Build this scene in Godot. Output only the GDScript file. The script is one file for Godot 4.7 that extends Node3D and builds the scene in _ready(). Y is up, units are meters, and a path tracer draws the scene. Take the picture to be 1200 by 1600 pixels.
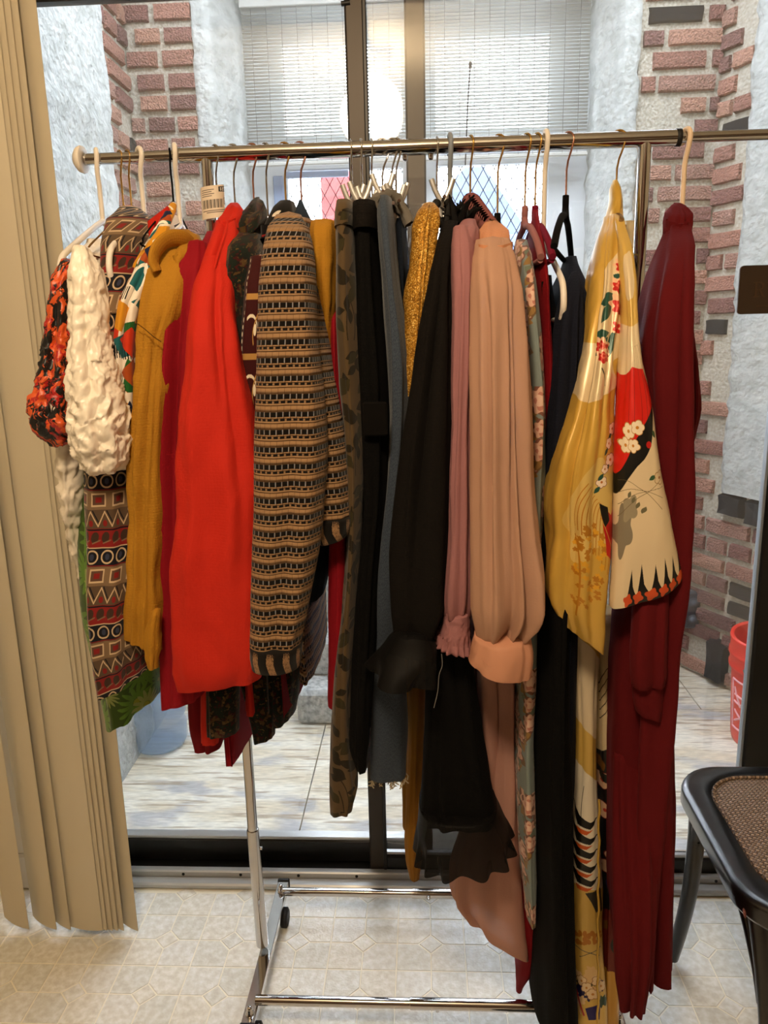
extends Node3D

# ---------------------------------------------------------------- mesh builder
class MB:
	var v := PackedVector3Array()
	var n := PackedVector3Array()
	var t := PackedVector2Array()
	var ix := PackedInt32Array()

	func tri(a: Vector3, b: Vector3, c: Vector3, ua := Vector2.ZERO, ub := Vector2.ZERO, uc := Vector2.ZERO) -> void:
		var k := v.size()
		var nn := (c - a).cross(b - a).normalized()
		v.append(a); v.append(b); v.append(c)
		n.append(nn); n.append(nn); n.append(nn)
		t.append(ua); t.append(ub); t.append(uc)
		ix.append(k); ix.append(k + 1); ix.append(k + 2)

	func quad(a: Vector3, b: Vector3, c: Vector3, d: Vector3, u0 := Vector2.ZERO, u1 := Vector2.ONE) -> void:
		# a top-left, b top-right, c bottom-right, d bottom-left as seen from outside
		tri(a, b, d, u0, Vector2(u1.x, u0.y), Vector2(u0.x, u1.y))
		tri(b, c, d, Vector2(u1.x, u0.y), u1, Vector2(u0.x, u1.y))

	# rows run down, columns run left to right as seen from outside; smooth normals
	func grid(p: PackedVector3Array, uv: PackedVector2Array, rows: int, cols: int, closed: bool) -> void:
		var k := v.size()
		for r in rows:
			var ru := maxi(r - 1, 0)
			var rd := mini(r + 1, rows - 1)
			for c in cols:
				var cl := c - 1
				var cr := c + 1
				if closed:
					cl = cols - 2 if c == 0 else c - 1
					cr = 1 if c == cols - 1 else c + 1
				else:
					cl = maxi(cl, 0)
					cr = mini(cr, cols - 1)
				var du := p[r * cols + cr] - p[r * cols + cl]
				var dv := p[rd * cols + c] - p[ru * cols + c]
				var nn := dv.cross(du)
				if nn.length_squared() < 1e-16:
					nn = Vector3.UP if r == 0 else Vector3.DOWN
				v.append(p[r * cols + c])
				n.append(nn.normalized())
				t.append(uv[r * cols + c])
		for r in rows - 1:
			for c in cols - 1:
				var a := k + r * cols + c
				ix.append(a); ix.append(a + 1); ix.append(a + cols)
				ix.append(a + 1); ix.append(a + cols + 1); ix.append(a + cols)

	func box(c: Vector3, s: Vector3, bevel := 0.0, b := Basis.IDENTITY) -> void:
		var h := s * 0.5
		var e := minf(bevel, minf(h.x, minf(h.y, h.z)) * 0.9)
		var ax := [Vector3.RIGHT, Vector3.UP, Vector3.BACK]
		for i in 3:
			for sg in [-1.0, 1.0]:
				var nn: Vector3 = ax[i] * sg
				var up: Vector3 = ax[(i + 1) % 3]
				var rt: Vector3 = up.cross(nn)
				var hu := absf(h.dot(up)) - e
				var hr := absf(h.dot(rt.abs())) - e
				var hn := absf(h.dot(nn.abs()))
				var o: Vector3 = nn * hn
				quad(c + b * (o + up * hu - rt * hr), c + b * (o + up * hu + rt * hr), c + b * (o - up * hu + rt * hr), c + b * (o - up * hu - rt * hr))
				if e > 0.0:
					# bevel strip towards +up and -up of this face
					for q in [-1.0, 1.0]:
						var f1: Vector3 = o + up * (hu * q)
						var hup := absf(h.dot(up))
						var f2: Vector3 = nn * (hn - e) + up * (hup * q)
						if q > 0:
							quad(c + b * (f2 - rt * hr), c + b * (f2 + rt * hr), c + b * (f1 + rt * hr), c + b * (f1 - rt * hr))
						else:
							quad(c + b * (f1 - rt * hr), c + b * (f1 + rt * hr), c + b * (f2 + rt * hr), c + b * (f2 - rt * hr))
		if e > 0.0:
			for sx in [-1.0, 1.0]:
				for sy in [-1.0, 1.0]:
					for sz in [-1.0, 1.0]:
						var p1 := c + b * Vector3(h.x * sx, (h.y - e) * sy, (h.z - e) * sz)
						var p2 := c + b * Vector3((h.x - e) * sx, h.y * sy, (h.z - e) * sz)
						var p3 := c + b * Vector3((h.x - e) * sx, (h.y - e) * sy, h.z * sz)
						if sx * sy * sz > 0:
							tri(p1, p3, p2)
						else:
							tri(p1, p2, p3)

	# smooth tube along points; rad is one number or an array
	func tube(pts: Array, rad, sides := 10, caps := true, flat := 1.0) -> void:
		var m := pts.size()
		var p := PackedVector3Array()
		var uv := PackedVector2Array()
		var dir: Vector3 = (pts[1] - pts[0]).normalized()
		var side := dir.cross(Vector3(0.31, 0.2, 0.93)).normalized()
		if absf(dir.dot(Vector3.UP)) > 0.7:
			side = dir.cross(Vector3.BACK).normalized()
		var len := 0.0
		for i in m:
			var d: Vector3 = (pts[mini(i + 1, m - 1)] - pts[maxi(i - 1, 0)]).normalized()
			side = (side - d * side.dot(d)).normalized()
			var up := d.cross(side)
			var r: float = rad[i] if rad is Array else rad
			if i > 0:
				len += pts[i].distance_to(pts[i - 1])
			for s in sides + 1:
				var a := TAU * s / sides
				p.append(pts[i] + side * cos(a) * r + up * sin(a) * r * flat)
				uv.append(Vector2(TAU * r * s / sides, len))
		grid(p, uv, m, sides + 1, true)
		if caps:
			for e in [0, m - 1]:
				var cc: Vector3 = pts[e]
				for s in sides:
					var a: Vector3 = p[e * (sides + 1) + s]
					var b2: Vector3 = p[e * (sides + 1) + s + 1]
					if e == 0:
						tri(cc, b2, a)
					else:
						tri(cc, a, b2)

	# profile: Vector2(radius, height) from top to bottom
	func lathe(prof: Array, o: Vector3, sides := 24, b := Basis.IDENTITY, a0 := 0.0, a1 := TAU) -> void:
		var p := PackedVector3Array()
		var uv := PackedVector2Array()
		for i in prof.size():
			for s in sides + 1:
				var a := PI - (a0 + (a1 - a0) * s / sides)
				p.append(o + b * Vector3(cos(a) * prof[i].x, prof[i].y, sin(a) * prof[i].x))
				uv.append(Vector2(float(s) / sides, float(i) / (prof.size() - 1)))
		grid(p, uv, prof.size(), sides + 1, is_equal_approx(a1 - a0, TAU))

	# polygon given in (x, z), standing between y0 and y1, edge rounded by e
	func prism(poly: PackedVector2Array, y0: float, y1: float, e := 0.0, b := Basis.IDENTITY, o := Vector3.ZERO) -> void:
		var q := poly
		if not Geometry2D.is_polygon_clockwise(q):
			q = q.duplicate()
			q.reverse()
		var inner := q
		if e > 0.0:
			var off := Geometry2D.offset_polygon(q, -e)
			if off.size() == 1 and off[0].size() == q.size():
				inner = off[0]
				if not Geometry2D.is_polygon_clockwise(inner):
					inner = inner.duplicate()
					inner.reverse()
				# line the two rings up
				var best := 0
				for i in inner.size():
					if inner[i].distance_to(q[0]) < inner[best].distance_to(q[0]):
						best = i
				var turned := PackedVector2Array()
				for i in inner.size():
					turned.append(inner[(best + i) % inner.size()])
				inner = turned
			else:
				e = 0.0
		var f := func(w: Vector2, y: float) -> Vector3: return o + b * Vector3(w.x, y, w.y)
		var tris := Geometry2D.triangulate_polygon(inner)
		for i in range(0, tris.size(), 3):
			var a: Vector2 = inner[tris[i]]
			var bb: Vector2 = inner[tris[i + 1]]
			var c: Vector2 = inner[tris[i + 2]]
			if (bb - a).cross(c - a) < 0.0:
				var sw := bb
				bb = c
				c = sw
			tri(f.call(a, y1), f.call(bb, y1), f.call(c, y1), a, bb, c)
			tri(f.call(a, y0), f.call(c, y0), f.call(bb, y0), a, c, bb)
		var m := q.size()
		for i in m:
			var j := (i + 1) % m
			quad(f.call(q[i], y1 - e), f.call(q[j], y1 - e), f.call(q[j], y0 + e), f.call(q[i], y0 + e))
			if e > 0.0:
				quad(f.call(inner[i], y1), f.call(inner[j], y1), f.call(q[j], y1 - e), f.call(q[i], y1 - e))
				quad(f.call(q[i], y0 + e), f.call(q[j], y0 + e), f.call(inner[j], y0), f.call(inner[i], y0))

	func mesh() -> ArrayMesh:
		var a := []
		a.resize(Mesh.ARRAY_MAX)
		a[Mesh.ARRAY_VERTEX] = v
		a[Mesh.ARRAY_NORMAL] = n
		a[Mesh.ARRAY_TEX_UV] = t
		a[Mesh.ARRAY_INDEX] = ix
		var m := ArrayMesh.new()
		m.add_surface_from_arrays(Mesh.PRIMITIVE_TRIANGLES, a)
		return m

# ---------------------------------------------------------------- naming
var used := {}
var M := {}
var rng := RandomNumberGenerator.new()
var noise := FastNoiseLite.new()

func numbered(called: String) -> String:
	var k: int = used.get(called, 0)
	used[called] = k + 1
	return called if k == 0 else "%s_%03d" % [called, k]

func thing(called: String, label: String, category: String, at := Vector3.ZERO, group := "") -> Node3D:
	var o := Node3D.new()
	o.name = numbered(called)
	add_child(o)
	o.position = at
	o.set_meta("label", label)
	o.set_meta("category", category)
	if group:
		o.set_meta("group", group)
	return o

func struct(called: String, at := Vector3.ZERO) -> Node3D:
	var o := Node3D.new()
	o.name = called
	add_child(o)
	o.position = at
	o.set_meta("kind", "structure")
	return o

func part(parent: Node3D, called: String, mb, mat: Material, label := "") -> MeshInstance3D:
	var o := MeshInstance3D.new()
	o.name = called
	o.mesh = mb.mesh() if mb is MB else mb
	o.material_override = mat
	parent.add_child(o, true)
	# meshes are written in world metres: undo the place of the thing
	var top := parent
	var off := Vector3.ZERO
	while top != self and top is Node3D:
		off += top.position
		top = top.get_parent()
	o.position = -off
	if label:
		o.set_meta("label", label)
	return o

func one(called: String, mb, mat: Material, label: String, category: String, group := "") -> MeshInstance3D:
	var o := MeshInstance3D.new()
	o.name = numbered(called)
	o.mesh = mb.mesh() if mb is MB else mb
	o.material_override = mat
	add_child(o, true)
	o.set_meta("label", label)
	o.set_meta("category", category)
	if group:
		o.set_meta("group", group)
	return o

# ---------------------------------------------------------------- cloth
# a section is [y, x of the middle, half width, z of the middle, half depth], listed from top to bottom
func curve_at(s: Array, i: int, f: float) -> Array:
	var m := s.size() - 1
	var a: Array = s[maxi(i - 1, 0)]
	var b: Array = s[i]
	var c: Array = s[mini(i + 1, m)]
	var d: Array = s[mini(i + 2, m)]
	var out := []
	for k in 5:
		var m0: float = (c[k] - a[k]) * 0.5
		var m1: float = (d[k] - b[k]) * 0.5
		if k == 0:
			out.append(lerpf(b[k], c[k], f))
			continue
		var dl: float = c[k] - b[k]
		m0 = clampf(m0, -2.5 * absf(dl), 2.5 * absf(dl))
		m1 = clampf(m1, -2.5 * absf(dl), 2.5 * absf(dl))
		var f2 := f * f
		var f3 := f2 * f
		out.append((2 * f3 - 3 * f2 + 1) * b[k] + (f3 - 2 * f2 + f) * m0 + (-2 * f3 + 3 * f2) * c[k] + (f3 - f2) * m1)
	return out

func loft(secs: Array, o := {}) -> MB:
	var cols: int = o.get("cols", 48)
	var step: float = o.get("step", 0.016)
	var fold: float = o.get("fold", 0.005)
	var nf: float = o.get("nf", 5.0)
	var wr: float = o.get("wr", 0.004)
	var wf: float = o.get("wf", 9.0)
	var wy: float = o.get("wy", 0.4)
	var sd: int = o.get("seed", 1)
	var pop: float = o.get("pop", 0.0)
	var popf: float = o.get("popf", 55.0)
	var slant: float = o.get("slant", 0.0)
	var ruff: float = o.get("ruff", 0.0)
	var nr: float = o.get("nr", 9.0)
	var pw: float = o.get("pw", 0.8)
	var lean: float = o.get("lean", 0.0)
	var normuv: bool = o.get("norm", false)
	var hem: bool = o.get("hem", true)
	var rise0: float = o.get("rise", 0.3)
	var r2 := RandomNumberGenerator.new()
	r2.seed = sd * 7919 + 13
	var ph := []
	for k in 6:
		ph.append(r2.randf() * TAU)
	var cr := []
	for k in o.get("creases", 9):
		cr.append([r2.randf() * TAU if k % 3 == 0 else PI * (0.08 + 0.84 * r2.randf()), r2.randf_range(0.10, 0.30), r2.randf_range(0.5, 1.3), r2.randf_range(-0.8, 0.8), r2.randf() * TAU, r2.randf_range(3.0, 8.0)])
	var crease: float = o.get("crease", 1.3)
	var rows := []
	for i in secs.size() - 1:
		var seg := maxi(1, int(ceil((secs[i][0] - secs[i + 1][0]) / step)))
		for k in seg:
			rows.append(curve_at(secs, i, float(k) / seg))
	rows.append(secs[-1])
	var ytop: float = secs[0][0]
	var ybot: float = secs[-1][0]
	var p := PackedVector3Array()
	var uv := PackedVector2Array()
	var total := rows.size()
	var so := Vector3(sd * 3.7, sd * 1.3, sd * 2.1)
	for r in total:
		var s: Array = rows[r]
		var run: float = ytop - s[0]
		var rise := clampf(run / 0.12, rise0, 1.0)
		var low := clampf((s[0] - ybot) / maxf(0.001, minf(0.18, (ytop - ybot) * 0.5)), 0.0, 1.0)
		var len := 0.0
		var last := Vector3.ZERO
		for c in cols + 1:
			var a := TAU * (c % cols) / cols
			var ca := cos(a)
			var sa := sin(a)
			var q := Vector3(-s[2] * signf(ca) * pow(absf(ca), pw), 0.0, s[4] * signf(sa) * pow(absf(sa), pw))
			var nrm := Vector3(-ca / maxf(0.004, s[2]), 0, sa / maxf(0.004, s[4])).normalized()
			var f: float = 0.55 * sin(nf * a + ph[0] + 2.5 * run) + 0.35 * sin((nf * 1.0 + 3.0) * a + ph[1] - 3.7 * run) + 0.25 * sin((nf * 2.0 + 1.0) * a + ph[2] + 5.0 * run)
			var valley := 0.0
			for w4 in cr:
				var da: float = angle_difference(a, w4[0] + w4[3] * run) / w4[1]
				if absf(da) < 2.6:
					valley += w4[2] * exp(-da * da) * (0.45 + 0.55 * sin(w4[4] + w4[5] * run))
			f = fold * rise * (f * 0.75 - 0.3 - crease * valley) * minf(1.0, minf(s[2], s[4]) / 0.02) * (0.2 + 0.8 * absf(sa))
			var w := Vector3(s[1], s[0], s[3]) + q
			if wr > 0.0:
				f += wr * rise * noise.get_noise_3d((w.x + so.x) * wf * 10.0, (w.y + so.y) * wf * 10.0 * wy, (w.z + so.z) * wf * 10.0)
			if pop > 0.0:
				var g := noise.get_noise_3d((w.x + so.x) * popf * 3.0, (w.y + so.y) * popf * 3.0, (w.z + so.z) * popf * 3.0)
				var g2 := noise.get_noise_3d((w.x - so.x) * popf * 6.0, (w.y + so.z) * popf * 6.0, (w.z + so.y) * popf * 6.0)
				f += pop * clampf(run / 0.25, 0.3, 1.0) * (1.0 - 2.4 * absf(g)) + pop * 0.35 * g2
			if ruff > 0.0:
				f += ruff * (1.0 - low) * sin(nr * a + ph[3] + 1.2 * sin(2.0 * a + ph[4]))
			w += nrm * f
			w.y += slant * (1.0 - low) * (-ca)
			w.y += lean * sa
			if pop > 0.0:
				w.y += pop * 0.8 * noise.get_noise_3d((w.z + so.x) * popf * 4.0, (w.x + so.y) * popf * 4.0, (w.y + so.z) * popf * 4.0)
			if c > 0:
				len += w.distance_to(last)
			last = w
			p.append(w)
			if normuv:
				uv.append(Vector2((1.0 - ca) * 0.5, float(r) / (total - 1)))
			else:
				uv.append(Vector2(len, run))
	# close the top, turn the hem in
	var p2 := PackedVector3Array()
	var uv2 := PackedVector2Array()
	var cc := cols + 1
	for e in 1:
		var s: Array = rows[0]
		for c in cc:
			p2.append(Vector3(s[1], s[0] + minf(0.006, s[2] * 0.3), s[3]))
			uv2.append(uv[c])
	p2.append_array(p)
	uv2.append_array(uv)
	if hem:
		var base := (total - 1) * cc
		for e in 2:
			var s: Array = rows[total - 1]
			for c in cc:
				var w := p[base + c]
				var ctr := Vector3(s[1], w.y, s[3])
				var dr := (ctr - w)
				var l := dr.length()
				dr = dr / maxf(l, 1e-5)
				p2.append(w + dr * minf(0.0035, l * 0.4) + Vector3(0, 0.0 if e == 0 else 0.02, 0))
				uv2.append(uv[base + c])
	var mb := MB.new()
	mb.grid(p2, uv2, p2.size() / cc, cc, true)
	return mb

# the part of a garment that hangs round the hanger: shoulders from front to back across the bar
func trunk(x: float, ytop: float, ysh: float, yhem: float, half: float, thick: float, o := {}) -> MB:
	var z := -1.39
	var s := [[ytop, x, 0.012, z, 0.035], [lerpf(ytop, ysh, 0.35), x, 0.018, z, half * 0.45], [ysh, x, thick * 0.9, z, half * 0.93], [ysh - 0.06, x, thick, z, half], [lerpf(ysh, yhem, 0.5), x, thick * 1.1, z, half * 0.95], [yhem, x, thick * 1.15, z, half * 0.98]]
	var d := {"cols": 40, "step": 0.03, "fold": 0.006, "nf": 6.0, "wr": 0.004}
	d.merge(o, true)
	return loft(s, d)

func smooth_line(pts: Array, per := 6) -> Array:
	var out := []
	for i in pts.size() - 1:
		var a: Vector3 = pts[maxi(i - 1, 0)]
		var b: Vector3 = pts[i]
		var c: Vector3 = pts[i + 1]
		var d: Vector3 = pts[mini(i + 2, pts.size() - 1)]
		for k in per:
			out.append(b.cubic_interpolate(c, a, d, float(k) / per))
	out.append(pts[-1])
	return out

# ---------------------------------------------------------------- drawing of prints
func blank(w: int, h: int, c: Color) -> Image:
	var im := Image.create(w, h, false, Image.FORMAT_RGB8)
	im.fill(c)
	return im

var sq := 1.0  # how much a print is flattened so that it lies true on a long narrow piece

func disc(im: Image, cx: float, cy: float, rx: float, ry: float, rot: float, c: Color, wob := 0.0, lobes := 0.0) -> void:
	var m := int(ceil(maxf(rx, ry) * (1.0 + wob))) + 1
	var cr := cos(rot)
	var sr := sin(rot)
	for y in range(maxi(0, int(cy) - m), mini(im.get_height(), int(cy) + m + 1)):
		for x in range(maxi(0, int(cx) - m), mini(im.get_width(), int(cx) + m + 1)):
			var dx := x - cx
			var dy := (y - cy) / sq
			var u := (dx * cr + dy * sr) / rx
			var v := (-dx * sr + dy * cr) / ry
			var lim := 1.0
			if wob > 0.0:
				lim += wob * sin(lobes * atan2(v, u))
			if u * u + v * v <= lim * lim:
				im.set_pixel(x, y, c)

func shape(im: Image, pts: PackedVector2Array, c: Color) -> void:
	var lo := pts[0]
	var hi := pts[0]
	for q in pts:
		lo = lo.min(q)
		hi = hi.max(q)
	for y in range(maxi(0, int(lo.y)), mini(im.get_height(), int(hi.y) + 2)):
		for x in range(maxi(0, int(lo.x)), mini(im.get_width(), int(hi.x) + 2)):
			if Geometry2D.is_point_in_polygon(Vector2(x, y), pts):
				im.set_pixel(x, y, c)

func stroke(im: Image, a: Vector2, b: Vector2, w: float, c: Color) -> void:
	var k := int(a.distance_to(b) / maxf(0.7, w * 0.5 * sq)) + 1
	for i in k + 1:
		var q := a.lerp(b, float(i) / k)
		disc(im, q.x, q.y, w * 0.5, w * 0.5, 0.0, c)

func bend(im: Image, a: Vector2, m: Vector2, b: Vector2, w: float, c: Color) -> void:
	var last := a
	for i in range(1, 13):
		var f := i / 12.0
		var q := a.lerp(m, f).lerp(m.lerp(b, f), f)
		stroke(im, last, q, w, c)
		last = q

func blossom(im: Image, cx: float, cy: float, r: float, c: Color, mid: Color, edge := Color(0, 0, 0, 0)) -> void:
	for k in 5:
		var a := TAU * k / 5.0 + cx
		if edge.a > 0.0:
			disc(im, cx + cos(a) * r * 0.6, cy + sin(a) * r * 0.6 * sq, r * 0.52, r * 0.52, 0.0, edge)
	for k in 5:
		var a := TAU * k / 5.0 + cx
		disc(im, cx + cos(a) * r * 0.58, cy + sin(a) * r * 0.58 * sq, r * 0.44, r * 0.44, 0.0, c)
	disc(im, cx, cy, r * 0.22, r * 0.22, 0.0, mid)

func leaf_print(im: Image, cx: float, cy: float, l: float, rot: float, c: Color) -> void:
	var d := Vector2(cos(rot), sin(rot) * sq)
	var s := Vector2(-sin(rot), cos(rot) * sq)
	var o := Vector2(cx, cy)
	var pts := PackedVector2Array()
	for k in 9:
		var f := k / 8.0
		pts.append(o + d * l * f + s * sin(f * PI) * l * 0.25)
	for k in range(7, 0, -1):
		var f := k / 8.0
		pts.append(o + d * l * f - s * sin(f * PI) * l * 0.25)
	shape(im, pts, c)

func tex(im: Image) -> ImageTexture:
	return ImageTexture.create_from_image(im)

func noise_tex(freq: float, size := 256, ramp: Array = [], sd := 1, oct := 4, kind := FastNoiseLite.TYPE_SIMPLEX_SMOOTH) -> NoiseTexture2D:
	var f := FastNoiseLite.new()
	f.seed = sd
	f.noise_type = kind
	f.frequency = freq
	f.fractal_octaves = oct
	var t := NoiseTexture2D.new()
	t.width = size
	t.height = size
	t.seamless = true
	t.noise = f
	if ramp.size():
		var g := Gradient.new()
		g.offsets = PackedFloat32Array(ramp[0])
		g.colors = PackedColorArray(ramp[1])
		t.color_ramp = g
	return t

func mat(c: Color, rough := 0.8, metal := 0.0) -> StandardMaterial3D:
	var m := StandardMaterial3D.new()
	m.albedo_color = c
	m.roughness = rough
	m.metallic = metal
	return m

# fabric: colour or print, weave relief, sheen
func cloth(c: Color, rough := 0.85, print_tex: Texture2D = null, scale := Vector3.ONE, weave := 0.02, sheen := 0.25) -> StandardMaterial3D:
	var m := mat(c, rough)
	m.metallic_specular = 0.5 if rough < 0.5 else 0.25
	if print_tex:
		m.albedo_texture = print_tex
		m.uv1_scale = scale
	elif weave > 0.0:
		m.heightmap_enabled = true
		m.heightmap_texture = M.weave_tex
		m.heightmap_scale = weave
		m.uv1_scale = Vector3(55, 55, 1)
	if sheen > 0.0:
		m.rim_enabled = true
		m.rim = sheen
		m.rim_tint = 0.8
	return m

func make_materials() -> void:
	var weave := blank(32, 32, Color.BLACK)
	for y in 32:
		for x in 32:
			var over := ((x / 8) + (y / 8)) % 2 == 0
			var f := absf(sin(PI * (x if not over else y) / 8.0))
			weave.set_pixel(x, y, Color(f, f, f))
	M.weave_tex = tex(weave)

	# setting
	M.wall = mat(Color(0.80, 0.77, 0.70), 0.9)
	M.white_paint = mat(Color(0.86, 0.84, 0.80), 0.55)
	M.bronze = mat(Color(0.20, 0.165, 0.125), 0.42, 0.35)
	M.dark_frame = mat(Color(0.075, 0.07, 0.065), 0.4, 0.2)
	M.alu = mat(Color(0.70, 0.70, 0.69), 0.45, 0.5)
	M.alu.roughness_texture = noise_tex(0.03, 256, [[0.3, 0.8], [Color(0.7, 0.7, 0.7), Color.WHITE]], 5)
	M.alu.uv1_triplanar = true
	M.cabinet = mat(Color(1, 1, 1), 0.5)
	M.cabinet.albedo_texture = noise_tex(0.02, 256, [[0.2, 0.5, 0.8], [Color(0.27, 0.17, 0.10), Color(0.33, 0.21, 0.125), Color(0.38, 0.25, 0.15)]], 61)
	M.cabinet.uv1_triplanar = true
	M.cabinet.uv1_scale = Vector3(6, 0.6, 6)
	M.worktop = mat(Color(0.14, 0.13, 0.12), 0.4)
	M.screw = mat(Color(0.12, 0.12, 0.12), 0.6, 0.6)
	var g := mat(Color(0.95, 0.97, 0.97, 0.04), 0.02)
	g.transparency = BaseMaterial3D.TRANSPARENCY_ALPHA
	M.glass = g
	M.plaster = mat(Color(1, 1, 1), 0.92)
	M.plaster.albedo_texture = noise_tex(0.02, 512, [[0.0, 0.45, 0.7, 1.0], [Color(0.62, 0.63, 0.61), Color(0.71, 0.72, 0.71), Color(0.75, 0.76, 0.75), Color(0.66, 0.66, 0.63)]], 3)
	M.plaster.uv1_triplanar = true
	M.plaster.uv1_world_triplanar = true
	M.plaster.uv1_scale = Vector3(1.4, 1.4, 1.4)
	M.plaster.heightmap_enabled = true
	M.plaster.heightmap_texture = noise_tex(0.045, 512, [], 9)
	M.plaster.heightmap_scale = 0.6
	M.mortar = mat(Color(1, 1, 1), 0.95)
	M.mortar.albedo_texture = noise_tex(0.05, 512, [[0.2, 0.5, 0.8], [Color(0.66, 0.62, 0.56), Color(0.72, 0.69, 0.63), Color(0.77, 0.75, 0.70)]], 4)
	M.mortar.uv1_triplanar = true
	M.mortar.uv1_world_triplanar = true
	M.mortar.uv1_scale = Vector3(3, 3, 3)
	M.mortar.heightmap_enabled = true
	M.mortar.heightmap_texture = noise_tex(0.06, 256, [], 10)
	M.mortar.heightmap_scale = 0.4
	var brick_tex := noise_tex(0.035, 512, [[0.1, 0.42, 0.62, 0.85], [Color(0.70, 0.70, 0.70), Color(0.95, 0.93, 0.92), Color(1, 1, 1), Color(1.0, 0.97, 0.93)]], 6)
	var brick_bump := noise_tex(0.09, 256, [], 12)
	M.brick = []
	for c in [Color(0.67, 0.49, 0.43), Color(0.61, 0.44, 0.395), Color(0.55, 0.39, 0.365), Color(0.71, 0.54, 0.47), Color(0.50, 0.365, 0.35), Color(0.65, 0.50, 0.45)]:
		var b := mat(c, 0.95)
		b.albedo_texture = brick_tex
		b.uv1_triplanar = true
		b.uv1_world_triplanar = true
		b.uv1_scale = Vector3(5, 5, 5)
		b.heightmap_enabled = true
		b.heightmap_texture = brick_bump
		b.heightmap_scale = 0.7
		M.brick.append(b)
	M.black_brick = mat(Color(0.13, 0.14, 0.17), 0.6)
	M.black_brick.heightmap_enabled = true
	M.black_brick.heightmap_texture = brick_bump
	M.black_brick.heightmap_scale = 0.4
	M.black_brick.uv1_triplanar = true
	M.black_brick.uv1_scale = Vector3(5, 5, 5)
	M.concrete = mat(Color(1, 1, 1), 0.95)
	M.concrete.albedo_texture = noise_tex(0.05, 256, [[0.2, 0.5, 0.8], [Color(0.56, 0.57, 0.56), Color(0.68, 0.69, 0.68), Color(0.76, 0.76, 0.75)]], 21)
	M.concrete.uv1_triplanar = true
	M.concrete.uv1_scale = Vector3(3, 3, 3)
	M.concrete.heightmap_enabled = true
	M.concrete.heightmap_texture = brick_bump
	M.concrete.heightmap_scale = 0.3
	# worn painted boards of the porch: streaks of paint, bare wood and grey wear
	var pf := blank(1024, 512, Color.WHITE)
	var n1 := FastNoiseLite.new()
	n1.seed = 31
	n1.frequency = 0.012
	n1.fractal_octaves = 5
	for y in 512:
		for x in 1024:
			var a := n1.get_noise_2d(x * 0.5, y * 1.6)
			var b := n1.get_noise_2d(x * 0.5 + 900, y * 5.5)
			var c := n1.get_noise_2d(x * 0.4 + 400, y * 0.9 + 77)
			var d := n1.get_noise_2d(x * 3.0 + 50, y * 16.0)
			var col := Color(0.83, 0.78, 0.68).lerp(Color(0.89, 0.865, 0.80), clampf(0.5 + 1.6 * a, 0.0, 1.0))
			col = col.lerp(Color(0.66, 0.66, 0.68), clampf(3.0 * (c - 0.18), 0.0, 0.75))
			col = col.lerp(Color(0.60, 0.52, 0.42), clampf(3.5 * (b - 0.2), 0.0, 0.7))
			pf.set_pixel(x, y, col * (1.0 + 0.13 * d))
	M.porch_floor = mat(Color(1, 1, 1), 0.7)
	M.porch_floor.albedo_texture = tex(pf)
	M.porch_floor.uv1_triplanar = true
	M.porch_floor.uv1_world_triplanar = true
	M.porch_floor.uv1_scale = Vector3(0.5, 0.5, 0.9)
	# printed vinyl: marbled cream pieces, lighter lines
	var vin_ramp := [[0.15, 0.4, 0.6, 0.85], [Color(0.83, 0.815, 0.775), Color(0.86, 0.85, 0.81), Color(0.885, 0.88, 0.85), Color(0.92, 0.915, 0.90)]]
	M.tile = []
	for k in 3:
		var v := mat([Color(1, 1, 1), Color(0.97, 0.97, 0.96), Color(1, 0.99, 0.97)][k], 0.33)
		v.albedo_texture = noise_tex(0.03, 256, vin_ramp, 40 + k, 5)
		v.uv1_triplanar = true
		v.uv1_world_triplanar = true
		v.uv1_scale = Vector3(6, 6, 6)
		v.heightmap_enabled = true
		v.heightmap_texture = M.weave_tex if false else brick_bump
		v.heightmap_scale = 0.05
		M.tile.append(v)
	M.grout = mat(Color(0.94, 0.915, 0.84), 0.5)
	M.vane = mat(Color(0.80, 0.755, 0.655), 0.55)
	M.vane.backlight_enabled = true
	M.vane.backlight = Color(0.25, 0.23, 0.18)
	M.blind = mat(Color(0.74, 0.74, 0.72), 0.5)
	M.blind.backlight_enabled = true
	M.blind.backlight = Color(0.12, 0.12, 0.12)
	M.cord = mat(Color(0.45, 0.44, 0.43), 0.8)
	M.window_paint = mat(Color(0.80, 0.82, 0.84), 0.6)
	M.blue_panel = mat(Color(0.55, 0.62, 0.74), 0.6)
	M.wire = mat(Color(0.22, 0.24, 0.28), 0.7, 0.0)

	# metals, plastics
	M.chrome = mat(Color(0.78, 0.77, 0.76), 0.09, 1.0)
	M.steel = mat(Color(0.86, 0.86, 0.85), 0.28, 0.9)
	M.gold_wire = mat(Color(0.78, 0.62, 0.36), 0.25, 1.0)
	M.rose_wire = mat(Color(0.72, 0.52, 0.44), 0.25, 1.0)
	M.white_plastic = mat(Color(0.90, 0.87, 0.82), 0.4)
	M.cream_plastic = mat(Color(0.88, 0.78, 0.66), 0.4)
	M.grey_plastic = mat(Color(0.52, 0.55, 0.58), 0.4)
	M.clear_plastic = mat(Color(0.85, 0.85, 0.84), 0.12, 0.75)
	M.black_plastic = mat(Color(0.03, 0.03, 0.03), 0.5)
	M.velvet_black = cloth(Color(0.03, 0.03, 0.035), 0.95, null, Vector3.ONE, 0.0, 0.3)
	M.velvet_mauve = cloth(Color(0.58, 0.38, 0.37), 0.95, null, Vector3.ONE, 0.0, 0.3)
	M.velvet_maroon = cloth(Color(0.42, 0.07, 0.16), 0.95, null, Vector3.ONE, 0.0, 0.3)
	M.rubber = mat(Color(0.035, 0.035, 0.035), 0.7)
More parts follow.
